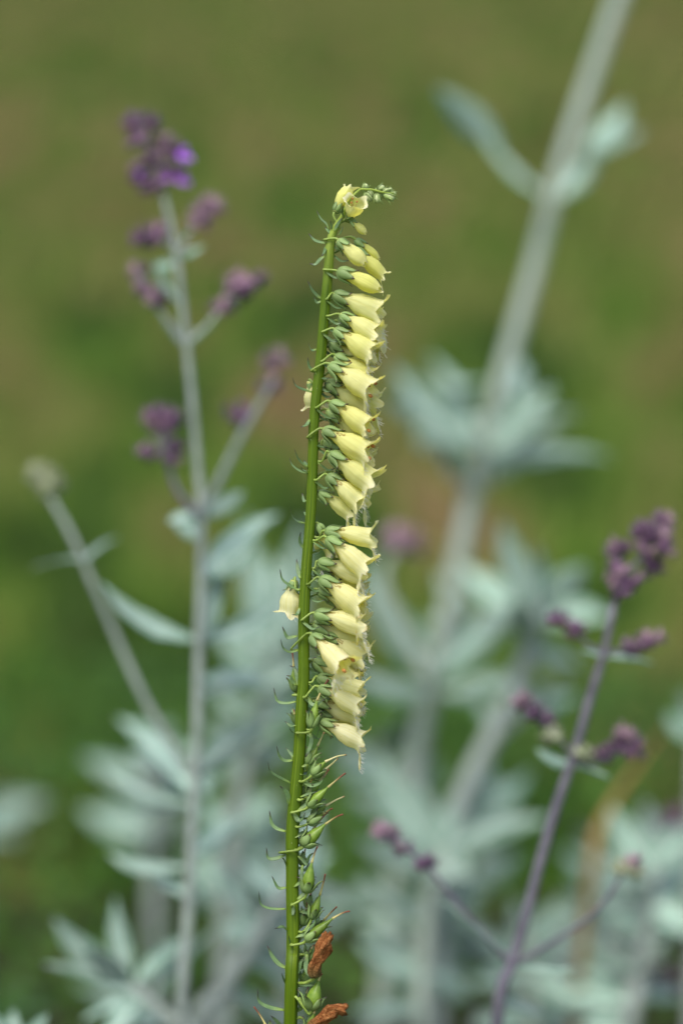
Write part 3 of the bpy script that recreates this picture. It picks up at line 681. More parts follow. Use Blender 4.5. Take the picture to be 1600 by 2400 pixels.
# ---- withered flowers
def withered(pts_, dz, wpx, att):
    P = smooth_path([pt(x, y, D0-dz/1000-0.001*k) for k, (x, y) in enumerate(pts_)], 26); o0 = Vector(P[0]); n = 26; ns = 22
    prof = [.55, .8, .95, 1, 1, .98, .95, .9, .88, .86, .88, .92, .95, .98, 1, 1.02, 1.05, 1.1, 1.12, 1.05, .95, .8, .7, .72, .7, .5]
    v, f, u = sweep([Vector(p)-o0 for p in P], [wpx*PX*x for x in prof], [wpx*PX*.75*x for x in prof], nseg=ns)
    v2 = []
    for i in range(n):
        c = Vector(P[i])-o0
        for j in range(ns):
            q = v[i*ns+j]-c; a = 2*math.pi*j/ns
            tw = a+i*.07+dz; k = 1+.20*math.cos(4*tw)+.10*math.cos(7*tw+1+i*.2)+.34*noise.noise((math.cos(a)*2.2, math.sin(a)*2.2, i*.16+dz))+.18*noise.noise((math.cos(a)*6, math.sin(a)*6, i*.4))
            if i > 18: k *= 1+(i-18)/7*(.55*math.cos(3*tw)+.35*noise.noise((a*2, i*.8, dz)))
            c2 = c + (Vector(P[-1])-Vector(P[-4]))*(.35*math.cos(3*tw)*max(0, i-20)/5)
            v2.append(c2+q*k)
    o = link('withered_flower', mesh_from('withered_flower', v2, f, u, M['wither']), fox); o.location = loc(o0)
    o['label'] = 'shrivelled brown withered flower'
    ax, hw = stem_at(att[1]); g = pt(att[0], att[1], D0-hw*PX*.8)
    path = smooth_path([g-o0, (g-o0)*.5-UP*.001, Vector((0, 0, 0)), (Vector(P[2])-o0)], 9)
    vv, ff, uu = sweep(path, [8*PX]*9, nseg=8); link('pedicel', mesh_from('pedicel', vv, ff, uu, M['pedicel']), o)
withered([z5(835, 1840), z5(830, 1740), z5(870, 1640), z5(940, 1490), z5(1000, 1360)], 8, 30, z5(640, 1900))
withered([z5(780, 2440), z5(860, 2350), z5(960, 2270), z5(1060, 2200), z5(1175, 2215)], 7, 30, z5(650, 2450))

# ---- foliage of the foxglove below the frame
for k in range(16):
    z = 0.03+0.40*(k/15)**1.15; a = k*2.4+.5; q = (z-BASE.z)/(bot.z-BASE.z); c = BASE.lerp(bot, max(0, q))
    ln = 0.20-0.28*z*1.0; ln = max(.07, ln); d = Vector((math.cos(a), math.sin(a), 0))
    P = smooth_path([c, c+d*ln*.4+Vector((0, 0, ln*.30)), c+d*ln*.75+Vector((0, 0, ln*.30)), c+d*ln+Vector((0, 0, ln*.08))], 14)
    wd = [ln*.2*x for x in (.25, .35, .55, .75, .9, 1, 1, .97, .9, .8, .65, .48, .28, .05)]
    v, f, u = sweep([Vector(p)-c for p in P], wd, [.0008]*14, hint=(0, 0, 1), nseg=10, cup=.12)
    o = link('leaf', mesh_from('leaf', v, f, u, M['fleaf']), fox); o.location = c-BASE

# ================================================================== SILVER SAGE
GR = random.Random(4)
def floret_mesh(mat, seed, pointed=.35):
    """small ribbed bell calyx with five teeth along +X, unit length 1"""
    rr = random.Random(seed); v, f, u = [], [], []; n = 10
    prof = [(0, .10), (.15, .20), (.4, .25), (.65, .28), (.8, .33)]
    for i, (x, r_) in enumerate(prof):
        for j in range(n):
            a = 2*math.pi*j/n; q = r_*(1+.08*(-1)**j); v.append((x, q*math.cos(a), q*math.sin(a))); u.append((x, j/n))
    for j in range(n):
        a = 2*math.pi*j/n; t = 1.35+rr.uniform(-.2, .35) if j % 2 == 0 else .86; r_ = .50 if j % 2 == 0 else .26
        v.append((t, r_*math.cos(a), r_*math.sin(a))); u.append((1, j/n))
    for i in range(len(prof)):
        for j in range(n):
            k = (j+1) % n; f.append((i*n+j, i*n+k, (i+1)*n+k, (i+1)*n+j))
    f.append(tuple(range(n))[::-1])
    o = len(v); v.append((.62, 0, 0)); u.append((.5, .5))           # throat
    for j in range(n): f.append((len(prof)*n+j, len(prof)*n+(j+1) % n, o))
    return mesh_from('flower', v, f, u, mat)
FLO = {k: [floret_mesh(M[m_], s) for s in range(3)] for k, m_ in (('p', 'calyx'), ('f', 'faded'), ('w', 'pale'))}
def petal_mesh():
    pc = []
    pc.append(sweep(smooth_path([(.3, 0, 0), (.9, 0, .05), (1.35, 0, .15)], 7), [.28, .3, .34, .38, .42, .46, .5], nseg=10))
    pc.append(sweep(smooth_path([(1.25, 0, .2), (1.7, 0, .45), (2.0, 0, .42)], 7), [.4, .55, .62, .6, .5, .35, .1], [.12]*7, hint=(0, 0, 1), nseg=8, cup=-.25))
    for s in (-1, 0, 1):
        pc.append(sweep(smooth_path([(1.25, .1*s, -.05), (1.6, .35*s, -.25), (1.85, .6*s, -.55-.12*(s == 0))], 7), [.3, .42, .5, .55, .52, .4, .15], [.08]*7, hint=(1, 0, .5), nseg=8, cup=.1))
    return mesh_from('petals', *merge(pc), M['petal'])
PETALS = petal_mesh()
def leaf_obj(parent, base, tip, wid, d0, d1, bend=0.0, face=.6, droop=0.0, origin=None, mat='sage_leaf'):
    """base/tip overview px; wid px; d0/d1 depth; bend = sideways px at mid"""
    b = vp(*base, d0); t = vp(*tip, d1); ax = (t-b); L = ax.length
    side = ax.cross(FW).normalized()
    m1 = b.lerp(t, .35)+side*bend*K*V*d0+UP*droop*L*.8; m2 = b.lerp(t, .72)+side*bend*.9*K*V*d0+UP*droop*L*.7
    P = smooth_path([b, m1, m2, t], 14)
    W = wid*K*V*d0*.80
    wd = [W*x for x in (.25, .36, .58, .78, .93, 1, .99, .93, .84, .73, .59, .43, .25, .05)]
    n_ = (UP*(1-face)-FW*face+side*GR.uniform(-.3, .3)).normalized()
    v, f, u = sweep([Vector(p)-b for p in P], wd, [.0012]*13+[.0006], hint=n_, nseg=12, cup=GR.choice((-.14, .12, .1)), twist=GR.uniform(-.35, .35))
    v = [p+Vector((0, 0, 1))*0.0009*noise.noise(p*260+b*9) for p in v]
    o = link('leaf', mesh_from('leaf', v, f, u, M[mat]), parent); o.location = b-parent.location
    return o
def florets(parent, pts_, d, kind='p', n=4, size=34, spread=16, petal=()):
    """clusters: pts_ overview px"""
    n += 2; size *= GR.uniform(.72, .9); spread *= GR.uniform(1.0, 1.35)
    for q, (x, y) in enumerate(pts_):
        for k in range(n):
            ang = 6.28*k/n+GR.random(); r_ = spread*(0.35+.65*GR.random())
            c = vp(x+r_*math.cos(ang), y+r_*math.sin(ang)*.8, d+GR.uniform(-.005, .005))
            dr = (RT*math.cos(ang)-UP*math.sin(ang)*.8-FW*GR.uniform(-.6, .9)+UP*.55).normalized()
            s = size*K*V*d*GR.uniform(.8, 1.15)
            if (q, k) in petal: dr = (-FW*.7+RT*GR.uniform(-.5, .8)-UP*GR.uniform(-.3, .4)).normalized(); s *= 1.05
            mt = Matrix.Translation(c-dr*s*.5-parent.location) @ frame(dr, UP).to_4x4() @ Matrix.Scale(s, 4)
            o = link('flower', FLO['f' if kind == 'p' and GR.random() < .22 else kind][GR.randrange(3)], parent, mt)
            if (q, k) in petal: link('petals', PETALS, o, Matrix.Identity(4))
def branch(parent, pts_, d, w0, w1, mat, name='branch', d_end=None):
    n = len(pts_); P = [vp(x, y, d+((d_end or d)-d)*k/(n-1)) for k, (x, y) in enumerate(pts_)]
    P = smooth_path(P, max(10, 7*n)); o0 = Vector(P[0]); wl = np.linspace(w0, w1, len(P))*K*V*d
    v, f, u = sweep([Vector(p)-o0 for p in P], wl, nseg=12, ridge=0.0)
    o = link(name, mesh_from(name, v, f, u, M[mat]), parent); o.location = o0-parent.location; return o
def sage(pts_, d, w0, w1, mat, label, cat='sage', foot=(0, 0), d_end=None):
    """main stem from the top down; continues to the soil"""
    n = len(pts_); P = [(*vp(x, y, d+((d_end or d)-d)*k/(n-1)), (w0+(w1-w0)*k/(n-1))*K*V*d) for k, (x, y) in enumerate(pts_)]
    e = Vector(P[-1][:3]); g = Vector((e.x+foot[0], e.y+foot[1], 0.015))
    a = e.lerp(g, .5); a.x = e.x+(g.x-e.x)*.35
    P += [(a.x, a.y, a.z, P[-1][3]*1.1), (g.x, g.y, g.z, P[-1][3]*1.25)]
    root = thing('silver_sage', g, label, cat, 'silver sage plants behind the foxglove')
    Q = smooth_path(P, 70)
    v, f, u = sweep([Vector(p[:3])-g for p in Q], Q[:, 3], nseg=14)
    link('stem', mesh_from('stem', v, f, u, M[mat]), root)
    # basal leaves near the soil
    for k in range(6):
        t = .12+.1*k; c = g.lerp(e, t); an = k*1.57+GR.random(); dv = Vector((math.cos(an), math.sin(an), .5)); ln = GR.uniform(.05, .085)
        PP = smooth_path([c, c+dv*ln*.5, c+dv*ln-Vector((0, 0, ln*.25))], 10)
        v, f, u = sweep([Vector(p)-c for p in PP], [ln*.3*x for x in (.3, .5, .75, .92, 1, 1, .92, .75, .5, .1)], [.001]*10, hint=(0, 0, 1), nseg=8, cup=.1)
        o = link('leaf', mesh_from('leaf', v, f, u, M['sage_leaf']), root); o.location = c-g
    return root

# --- A: tall stem with violet flower heads, left of the foxglove
dA = 1.21
A = sage([(372, 430), (388, 500), (405, 580), (425, 760), (440, 900), (455, 1080), (462, 1160), (462, 1300), (457, 1500), (452, 1700), (445, 1850), (432, 2100), (418, 2370)], dA, 12, 27, 'sage_stem',
         'tall silver sage stem whose flower head carries open bright violet petals', foot=(-.01, .03))
florets(A, [(305, 285), (345, 280), (318, 320), (375, 335), (345, 370), (395, 350), (315, 405), (395, 400), (352, 425)], dA, 'p', 4, 34, 15, petal={(6, 2), (7, 0), (7, 1), (7, 2), (5, 0)})
branch(A, [(372, 440), (360, 380), (330, 310), (320, 280)], dA, 14, 9, 'sage_dark')
florets(A, [(455, 505), (480, 480)], dA, 'f', 4, 34, 15); branch(A, [(408, 590), (425, 550), (470, 490)], dA, 12, 8, 'sage_stem')
florets(A, [(325, 545), (360, 540)], dA, 'p', 4, 32, 14); branch(A, [(402, 575), (375, 555), (330, 545)], dA, 10, 8, 'sage_dark')
florets(A, [(318, 625)], dA+.01, 'f', 4, 30, 12); florets(A, [(330, 665), (360, 690)], dA, 'p', 4, 32, 14); branch(A, [(418, 790), (390, 745), (350, 690), (320, 630)], dA, 11, 7, 'sage_stem')
florets(A, [(515, 710), (550, 670), (585, 650)], dA, 'p', 4, 34, 15); florets(A, [(545, 650)], dA, 'f', 3, 30, 12); branch(A, [(428, 790), (465, 760), (510, 710), (570, 660)], dA, 12, 8, 'sage_green')
branch(A, [(465, 1170), (500, 1110), (560, 990), (625, 880)], dA+.03, 20, 12, 'sage_stem'); florets(A, [(545, 955), (620, 890)], dA+.035, 'p', 4, 32, 15); florets(A, [(632, 835)], dA+.04, 'f', 5, 34, 18)
branch(A, [(455, 1180), (410, 1130), (385, 1060), (370, 980)], dA-.005, 16, 10, 'sage_dark'); florets(A, [(350, 960), (385, 965), (368, 985)], dA-.005, 'p', 4, 34, 16); florets(A, [(340, 1040), (402, 1030), (395, 1055)], dA-.005, 'p', 4, 28, 12); florets(A, [(370, 1020)], dA, 'w', 3, 28, 10)
branch(A, [(452, 1800), (420, 1750), (330, 1600), (240, 1400), (170, 1240), (118, 1145)], dA+.03, 20, 14, 'sage_stem', d_end=dA+.05); florets(A, [(90, 1095), (120, 1100), (112, 1125)], dA+.05, 'w', 4, 30, 16); florets(A, [(95, 1085)], dA+.05, 'w', 3, 26, 14)
for b_, t_, w_, d1, bd, fc in (((405, 605), (350, 615), 34, .0, 0, .6), ((410, 590), (470, 565), 26, 0, 0, .5), ((420, 790), (375, 740), 30, 0, -4, .5), ((430, 795), (490, 745), 26, 0, 4, .5), ((418, 700), (355, 602), 30, .0, 6, .6),
    ((190, 1285), (75, 1305), 26, .05, -6, .3), ((195, 1290), (270, 1235), 32, .06, 6, .4), ((455, 1165), (385, 1200), 60, -.02, 6, .5), ((468, 1190), (560, 1130), 60, .02, 0, .7), ((462, 1240), (392, 1185), 50, .03, 0, .7),
    ((450, 1470), (235, 1340), 78, -.02, 26, .55), ((465, 1470), (650, 1370), 86, .04, -22, .6), ((470, 1480), (520, 1300), 70, .02, 10, .7), ((465, 1330), (640, 1180), 80, .05, 15, .6), ((465, 1330), (590, 1240), 66, .02, -8, .6),
    ((448, 1830), (270, 1650), 66, .16, -18, .75), ((448, 1830), (310, 1660), 56, .2, 10, .75), ((445, 1850), (320, 1850), 60, .14, 12, .5), ((440, 1850), (235, 1770), 50, .2, 12, .6), ((455, 1780), (620, 1660), 84, .06, 15, .6), ((460, 1560), (640, 1590), 70, .08, 12, .6), ((455, 1600), (600, 1540), 60, .09, 0, .6),
    ((430, 1990), (250, 1960), 60, .06, 20, .5), ((445, 1960), (560, 1880), 70, .05, 0, .6), ((430, 2060), (330, 1990), 50, .06, 0, .6)):
    leaf_obj(A, b_, t_, w_, dA+.005, dA+d1, bd, fc)

# --- B: mauve-flowered stem at the right
dB = 1.14
B = sage([(1408, 1390), (1386, 1500), (1352, 1610), (1318, 1730), (1262, 1900), (1205, 2110), (1175, 2215), (1138, 2380)], dB, 17, 28, 'sage_dark',
         'slim mauve sage stem with dull purple bud clusters paired along its whole length', foot=(-.01, .03))
florets(B, [(1525, 1200), (1480, 1225), (1515, 1240), (1490, 1265), (1500, 1300), (1418, 1262), (1420, 1310), (1445, 1335), (1425, 1360)], dB, 'p', 4, 36, 16); florets(B, [(1410, 1330), (1530, 1265)], dB, 'f', 2, 30, 14)
branch(B, [(1408, 1400), (1425, 1340), (1470, 1280), (1510, 1220)], dB, 13, 8, 'sage_dark'); branch(B, [(1430, 1320), (1420, 1270)], dB, 9, 7, 'sage_dark')
branch(B, [(1386, 1500), (1350, 1480), (1295, 1435)], dB, 10, 7, 'sage_dark'); florets(B, [(1285, 1425), (1322, 1450)], dB, 'p', 4, 30, 13)
branch(B, [(1386, 1500), (1440, 1490), (1505, 1470)], dB, 10, 7, 'sage_dark'); florets(B, [(1445, 1490), (1475, 1478)], dB, 'p', 4, 30, 13); florets(B, [(1500, 1470)], dB, 'f', 3, 30, 12)
branch(B, [(1315, 1740), (1285, 1700), (1240, 1650), (1200, 1620)], dB, 10, 7, 'sage_dark'); florets(B, [(1195, 1615)], dB, 'f', 4, 30, 12); florets(B, [(1225, 1640), (1250, 1655)], dB, 'p', 4, 30, 13); florets(B, [(1270, 1690)], dB, 'w', 4, 30, 11)
branch(B, [(1315, 1750), (1370, 1750), (1450, 1710)], dB, 10, 7, 'sage_dark'); florets(B, [(1385, 1735), (1425, 1715), (1455, 1725)], dB, 'p', 4, 30, 14); florets(B, [(1345, 1735)], dB, 'w', 4, 30, 12); florets(B, [(1435, 1690)], dB, 'f', 3, 30, 12)
branch(B, [(1175, 2215), (1070, 2100), (975, 1985), (880, 1910)], dB, 15, 9, 'sage_dark'); florets(B, [(875, 1910), (900, 1922)], dB, 'f', 3, 30, 12); florets(B, [(930, 1950), (980, 1985)], dB, 'p', 3, 28, 11)
branch(B, [(1175, 2218), (1290, 2150), (1370, 2090), (1440, 1990)], dB, 13, 8, 'sage_dark'); florets(B, [(1425, 1995), (1450, 2005)], dB, 'w', 3, 30, 12); florets(B, [(1455, 1985)], dB, 'f', 3, 30, 12)
for b_, t_, w_, d1, bd, fc in (((1386, 1505), (1335, 1495), 22, 0, 0, .4), ((1388, 1508), (1500, 1525), 24, 0, 6, .4), ((1315, 1752), (1230, 1720), 40, .0, 8, .5), ((1316, 1760), (1400, 1790), 26, 0, 5, .4),
    ((1172, 2210), (1005, 2065), 36, .0, -10, .4), ((1180, 2215), (1330, 2225), 34, .0, -6, .4), ((1150, 2300), (1250, 2330), 60, .03, 0, .5)):
    leaf_obj(B, b_, t_, w_, dB, dB+d1, bd, fc)

# --- C: stout pale stem leaning right, farther back
dC = 1.57
C = sage([(1440, -60), (1350, 200), (1275, 430), (1220, 640), (1150, 880), (1108, 1030), (1080, 1150), (1030, 1400), (995, 1560), (955, 1740), (920, 1950), (885, 2200), (870, 2380)], dC, 38, 48, 'sage_green',
         'stout pale sage stem leaning far over, with whorls of broad silver leaves', foot=(-.03, .03), d_end=dC+.0)
for b_, t_, w_, d1, bd, fc in (((1262, 455), (1095, 285), 62, -.03, 10, .4), ((1150, 335), (1005, 205), 88, -.05, 0, .85), ((1285, 455), (1380, 320), 64, .02, -6, .4), ((1350, 365), (1435, 240), 92, 0, 0, .75), ((1350, 350), (1475, 300), 60, 0, 0, .6),
    ((1090, 1040), (900, 840), 115, -.03, 8, .7), ((1095, 1010), (985, 815), 60, .08, -10, .6), ((1110, 880), (1010, 870), 60, .05, 14, .6), ((1120, 1040), (1270, 890), 110, -.05, 0, .75), ((1130, 1010), (1330, 950), 60, .06, 10, .6), ((1130, 1065), (1400, 1050), 88, -.02, 22, .45), ((1080, 1050), (960, 1000), 60, .05, -8, .3), ((1190, 920), (1190, 830), 70, .08, 0, .6),
    ((1000, 1560), (830, 1300), 100, -.03, 10, .6), ((1010, 1560), (1200, 1400), 90, -.02, 14, .7), ((985, 1580), (800, 1540), 100, -.06, 14, .55), ((1010, 1590), (1160, 1540), 80, -.05, -10, .5), ((1010, 1550), (1070, 1400), 70, .04, 0, .7)):
    leaf_obj(C, b_, t_, w_, dC-.02, dC+d1, bd, fc)
branch(C, [(985, 1560), (900, 1400), (880, 1320), (910, 1255)], dC-.06, 34, 18, 'sage_green'); florets(C, [(900, 1240), (930, 1245)], dC-.08, 'f', 4, 34, 18); florets(C, [(945, 1258)], dC-.08, 'p', 3, 32, 14)

# --- D: leafy shoot
dD = 1.50
Dp = sage([(1255, 1370), (1215, 1480), (1180, 1590), (1120, 1710), (1070, 1810), (1030, 1950), (1010, 2150), (1000, 2380)], dD, 40, 52, 'sage_stem', 'leafy silver sage shoot ending in a rosette of pale leaves, without flowers', foot=(0, .02))
for b_, t_, w_, d1, bd, fc in (((1240, 1420), (1150, 1200), 90, .02, 8, .75), ((1245, 1400), (1340, 1300), 100, -.02, 0, .7), ((1240, 1430), (1400, 1420), 90, -.03, 16, .5), ((1235, 1420), (1060, 1300), 100, .03, 8, .6), ((1230, 1430), (1080, 1440), 90, -.04, -10, .5), ((1215, 1500), (1340, 1540), 80, .03, 10, .6), ((1200, 1560), (1270, 1660), 70, .05, 0, .7), ((1190, 1580), (1060, 1560), 70, .05, 0, .6), ((1240, 1400), (1230, 1260), 80, -.05, 0, .7), ((1215, 1480), (1180, 1380), 90, -.06, 0, .8)):
    leaf_obj(Dp, b_, t_, w_, dD, dD+d1, bd, fc)

# --- E: big-leaved clump in the lower middle
dE = 1.48
E = sage([(1010, 1960), (985, 2080), (970, 2230), (965, 2380)], dE, 34, 44, 'sage_green', 'low silver sage clump of large spreading leaves behind the seed capsules', foot=(0, .02))
for b_, t_, w_, d1, bd, fc in (((1010, 1970), (1260, 1880), 105, -.03, 20, .6), ((1005, 1970), (860, 1730), 110, .02, 10, .7), ((1010, 1960), (1130, 1760), 100, .04, 10, .7), ((1000, 1980), (820, 1930), 90, -.03, 16, .5), ((1000, 1990), (1080, 2010), 110, -.06, 0, .7), ((1005, 1950), (960, 1790), 90, .05, 0, .8),
    ((985, 2100), (830, 2010), 80, .02, 10, .6), ((985, 2100), (1120, 2050), 70, .05, 10, .6), ((975, 2240), (820, 2160), 100, -.02, 10, .6), ((975, 2230), (1090, 2300), 90, .03, 10, .5), ((970, 2300), (800, 2330), 90, -.03, 8, .5), ((990, 2050), (900, 1860), 80, .07, 0, .7)):
    leaf_obj(E, b_, t_, w_, dE, dE+d1, bd, fc)

# --- F: shoot at the lower left
dF = 1.26
F = sage([(300, 2262), (345, 2300), (400, 2350), (450, 2420)], dF, 26, 34, 'sage_stem', 'short silver sage shoot bent sideways with narrow leaves fanned at its tip', foot=(.06, .02))
for b_, t_, w_, d1, bd, fc in (((305, 2262), (100, 2215), 56, -.02, -8, .45), ((300, 2260), (125, 2110), 84, .02, 14, .7), ((300, 2258), (265, 2065), 62, .03, 8, .7), ((310, 2265), (440, 2150), 56, .02, 8, .5), ((340, 2300), (190, 2345), 60, -.02, -10, .4), ((345, 2300), (500, 2130), 44, .04, 6, .5), ((330, 2290), (230, 2400), 70, -.04, 0, .5), ((400, 2350), (290, 2330), 50, .05, 6, .5), ((300, 2260), (190, 2180), 70, -.03, 0, .6)):
    leaf_obj(F, b_, t_, w_, dF, dF+d1, bd, fc)
# --- F2: leaf tips in the corner
F2 = sage([(40, 2420), (42, 2480), (45, 2560)], 1.16, 22, 30, 'sage_stem', 'silver sage shoot of which only the leaf tips rise into the corner', foot=(0, .02))
for b_, t_, w_, d1, bd, fc in (((40, 2430), (-30, 2320), 70, 0, 0, .6), ((42, 2430), (110, 2330), 60, 0, 0, .6), ((42, 2440), (150, 2370), 70, .02, 8, .5), ((40, 2430), (30, 2320), 60, .02, 0, .7)):
    leaf_obj(F2, b_, t_, w_, 1.16, 1.16+d1, bd, fc)

# --- G: thick lavender-grey stem crossing behind the foxglove base
dG = 1.33
G = sage([(690, 2010), (640, 2070), (575, 2180), (510, 2280), (455, 2380)], dG, 34, 44, 'sage_stem', 'thick lavender grey sage stem slanting behind the base of the foxglove', foot=(-.03, .02))
for b_, t_, w_, d1, bd, fc in (((600, 2130), (490, 1960), 58, .05, 6, .6), ((625, 2090), (760, 1960), 70, .04, 8, .6), ((600, 2140), (760, 2110), 70, .06, 10, .6), ((560, 2200), (700, 2290), 90, .05, 8, .5), ((640, 2070), (560, 1980), 60, .06, 0, .7), ((680, 2020), (800, 2060), 80, .05, 0, .6), ((690, 2010), (730, 1850), 80, .08, 0, .7), ((520, 2270), (690, 2370), 80, .04, 0, .5)):
    leaf_obj(G, b_, t_, w_, dG, dG+d1, bd, fc)
# --- J: far silver shoots behind A and the foxglove
J = sage([(640, 1520), (600, 1650), (560, 1780), (530, 1950), (520, 2150), (515, 2380)], 1.56, 34, 44, 'sage_stem', 'far silver sage shoot between the violet-headed stem and the foxglove', foot=(0, .03))
for b_, t_, w_, d1, bd, fc in (((625, 1560), (560, 1180), 90, .02, 6, .6), ((640, 1540), (700, 1200), 110, .03, 6, .7), ((630, 1560), (500, 1440), 80, 0, 10, .6), ((620, 1600), (720, 1480), 90, .02, 0, .6), ((600, 1650), (480, 1580), 90, 0, 8, .5), ((600, 1660), (700, 1620), 80, 0, 8, .5), ((570, 1760), (680, 1700), 90, 0, 0, .6), ((560, 1780), (480, 1690), 80, 0, 0, .6), ((540, 1900), (640, 1820), 80, 0, 0, .6), ((535, 1930), (460, 1830), 80, 0, 0, .6), ((640, 1500), (620, 1280), 90, .04, 0, .7)):
    leaf_obj(J, b_, t_, w_, 1.56, 1.56+d1, bd, fc)

# --- H: silver clump at the lower right
dH = 1.46
Hh = sage([(1500, 1990), (1490, 2100), (1470, 2250), (1440, 2390)], dH, 30, 40, 'sage_stem', 'silver sage clump behind the forked mauve stem, with faded brownish purple flowers', foot=(0, .02))
for b_, t_, w_, d1, bd, fc in (((1500, 2000), (1400, 1850), 90, .02, 8, .7), ((1505, 2000), (1600, 1900), 100, .02, 8, .7), ((1500, 2010), (1380, 2010), 90, -.03, 10, .5), ((1495, 2080), (1590, 2150), 90, -.03, 10, .5), ((1490, 2100), (1390, 2090), 80, .03, 6, .6), ((1500, 2000), (1480, 1840), 90, .05, 0, .7), ((1480, 2200), (1590, 2130), 60, -.02, 8, .4), ((1470, 2240), (1350, 2150), 80, .04, 8, .6), ((1450, 2300), (1300, 2280), 90, .03, 8, .5), ((1460, 2290), (1570, 2290), 80, .03, 8, .5), ((1445, 2370), (1330, 2370), 100, 0, 0, .5)):
    leaf_obj(Hh, b_, t_, w_, dH, dH+d1, bd, fc)
branch(Hh, [(1480, 2160), (1440, 2220), (1420, 2150)], dH+.04, 14, 10, 'sage_dark'); florets(Hh, [(1415, 2180), (1425, 2230), (1530, 2060), (1545, 1900), (1530, 2250)], dH+.05, 'p', 4, 40, 24); florets(Hh, [(1410, 2290), (1555, 1930)], dH+.05, 'f', 4, 40, 24)
# --- K: low clump between the forked stem and C
Kk = sage([(1200, 2130), (1210, 2230), (1215, 2390)], 1.52, 30, 40, 'sage_green', 'silver sage clump low behind the fork of the mauve stem', foot=(0, .03))
for b_, t_, w_, d1, bd, fc in (((1205, 2180), (1100, 2150), 90, 0, 8, .5), ((1205, 2160), (1330, 2080), 80, 0, 8, .5), ((1210, 2230), (1080, 2260), 100, -.03, 8, .5), ((1210, 2230), (1340, 2330), 100, -.03, 8, .5), ((1215, 2300), (1080, 2360), 110, -.03, 8, .5), ((1212, 2320), (1300, 2380), 100, 0, 8, .5), ((1205, 2150), (1180, 2060), 70, 0, 0, .5)):
    leaf_obj(Kk, b_, t_, w_, 1.52, 1.52+d1, bd, fc)
# --- far filler clumps
for (tx, ty, dd, n_, lab) in ((660, 2030, 1.75, 9, 'blurred silver sage clump far behind the foxglove seed capsules'), (1300, 2120, 1.72, 9, 'blurred silver sage clump showing between the two arms of the mauve fork'),
                              (1420, 2040, 1.78, 12, 'blurred silver sage clump close to the dry tan blade'), (350, 1790, 1.72, 9, 'blurred silver sage clump behind the violet-headed stem')):
    q = sage([(tx, ty-60), (tx+6, ty+60), (tx+8, ty+340)], dd, 30, 40, 'sage_stem', lab, foot=(0, .03))
    for k in range(n_):
        hy = ty-50+GR.uniform(0, 300); an = GR.uniform(0, 6.28); ln = GR.uniform(90, 170)
        leaf_obj(q, (tx+4, hy), (tx+ln*math.cos(an), hy-ln*(.35+.45*abs(math.sin(an)))), GR.uniform(60, 100), dd, dd+.05*math.sin(an), GR.uniform(-10, 14), GR.uniform(.4, .75))
# --- side shoots that thicken the silver mass
def shoot(parent, start, end, d0, d1, nl, ln, wd, mat='sage_green'):
    branch(parent, [start, ((start[0]+end[0])/2+GR.uniform(-12, 12), (start[1]+end[1])/2), end], d0, 20, 12, mat, d_end=d1)
    for k in range(nl):
        t = (k//2+.6)/(nl/2+.2); t = min(1, t); x = start[0]+(end[0]-start[0])*t; y = start[1]+(end[1]-start[1])*t; d = d0+(d1-d0)*t
        an = GR.uniform(.1, 1.0); sg = 1 if k % 2 else -1; q = ln*GR.uniform(.7, 1.2)
        leaf_obj(parent, (x, y), (x+sg*q*math.cos(an), y-q*math.sin(an)), wd*GR.uniform(.8, 1.25), d, d+GR.uniform(-.05, .05), GR.uniform(-6, 14), GR.uniform(.4, .8))
shoot(J, (560, 1780), (650, 1400), 1.56, 1.5, 6, 110, 60); shoot(J, (525, 2100), (590, 1900), 1.56, 1.6, 8, 120, 74)
shoot(A, (447, 1840), (340, 1700), dA+.04, dA+.32, 8, 90, 60)
shoot(C, (985, 1600), (1090, 1380), dC, dC+.1, 5, 110, 68); shoot(C, (930, 1880), (860, 1700), dC, dC+.05, 8, 130, 76); shoot(C, (1080, 1150), (1230, 960), dC, dC+.06, 5, 110, 70); shoot(C, (1085, 1140), (960, 930), dC, dC+.06, 6, 100, 66)
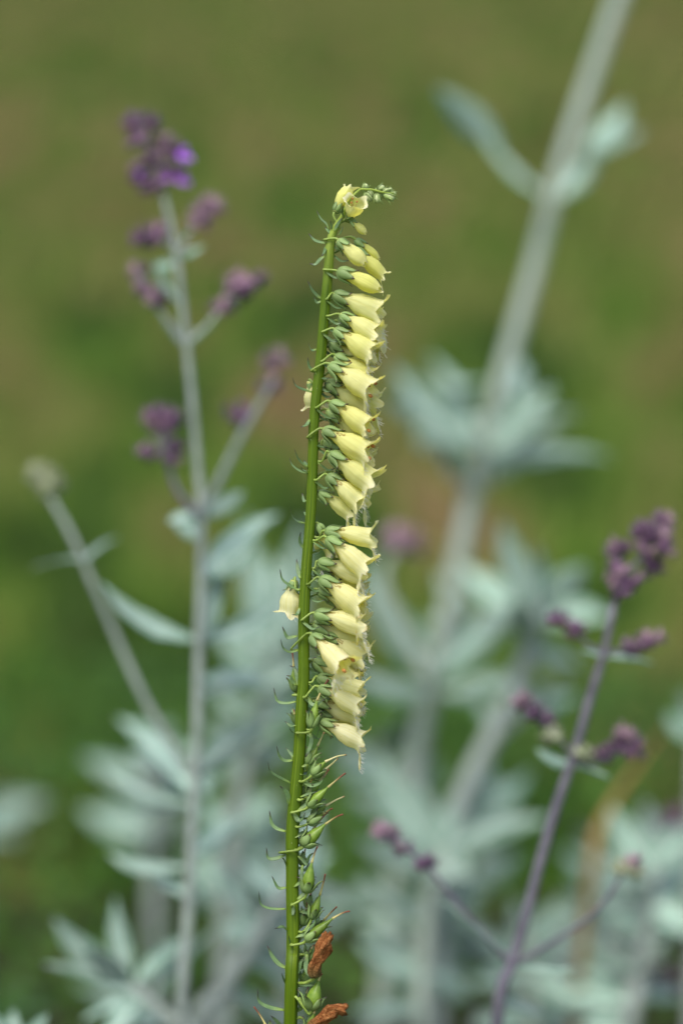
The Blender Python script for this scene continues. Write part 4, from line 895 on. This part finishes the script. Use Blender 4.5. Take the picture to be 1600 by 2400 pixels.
shoot(Dp, (1120, 1710), (1290, 1560), dD, dD+.08, 5, 100, 62); shoot(Dp, (1040, 1920), (1170, 1820), dD, dD+.08, 5, 120, 72); shoot(Dp, (1010, 2150), (1120, 1950), dD, dD+.1, 5, 120, 72)
shoot(Hh, (1490, 2100), (1400, 1950), dH, dH+.1, 5, 100, 62); shoot(Hh, (1460, 2290), (1320, 2120), dH, dH+.1, 5, 110, 68); shoot(Hh, (1490, 2110), (1570, 1950), dH, dH+.1, 5, 100, 66); shoot(Kk, (1212, 2300), (1110, 2150), 1.52, 1.6, 5, 110, 72); shoot(E, (975, 2200), (870, 2080), dE, dE+.1, 5, 110, 72); shoot(E, (970, 2300), (1080, 2180), dE, dE+.1, 5, 110, 72); shoot(G, (575, 2180), (690, 2060), dG+.02, dG+.15, 5, 100, 62); 
# --- edge shoots
L1 = sage([(-60, 1860), (-60, 2000), (-60, 2380)], 2.0, 30, 40, 'sage_stem', 'distant silver sage shoot at the dark ground cover, one pale leaf showing', foot=(0, .03))
leaf_obj(L1, (-55, 1890), (110, 1840), 80, 2.0, 2.0, 6, .6); leaf_obj(L1, (-55, 1900), (40, 1930), 60, 2.0, 2.0, 6, .4)
L2 = sage([(1610, 1650), (1600, 1800), (1590, 2380)], 1.45, 26, 38, 'sage_stem', 'silver sage shoot beside the dry tan blade, one pale leaf showing', foot=(0, .03))
leaf_obj(L2, (1605, 1690), (1530, 1640), 60, 1.45, 1.45, 6, .6); leaf_obj(L2, (1610, 1660), (1560, 1590), 50, 1.45, 1.45, 0, .6)

# --- dry blade
e = vp(1385, 1880, 1.46); g = Vector((vp(1365, 2350, 1.46).x, e.y+.04, .012))
DB = thing('dry_leaf_blade', g, 'dry tan grass blade slanting up behind the mauve-flowered stem', 'dry leaf')
P = smooth_path([g, g.lerp(e, .5)+Vector((-.01, 0, 0)), vp(1355, 2000, 1.46), e, vp(1440, 1790, 1.46), vp(1520, 1680, 1.46)], 40)
v, f, u = sweep([Vector(p)-g for p in P], [.0068*min(1, .25+k/30)*min(1, (40-k)/9) for k in range(40)], [.0007]*40, hint=-FW+UP*.3, nseg=8, cup=.12)
link('blade', mesh_from('blade', v, f, u, M['dry']), DB)
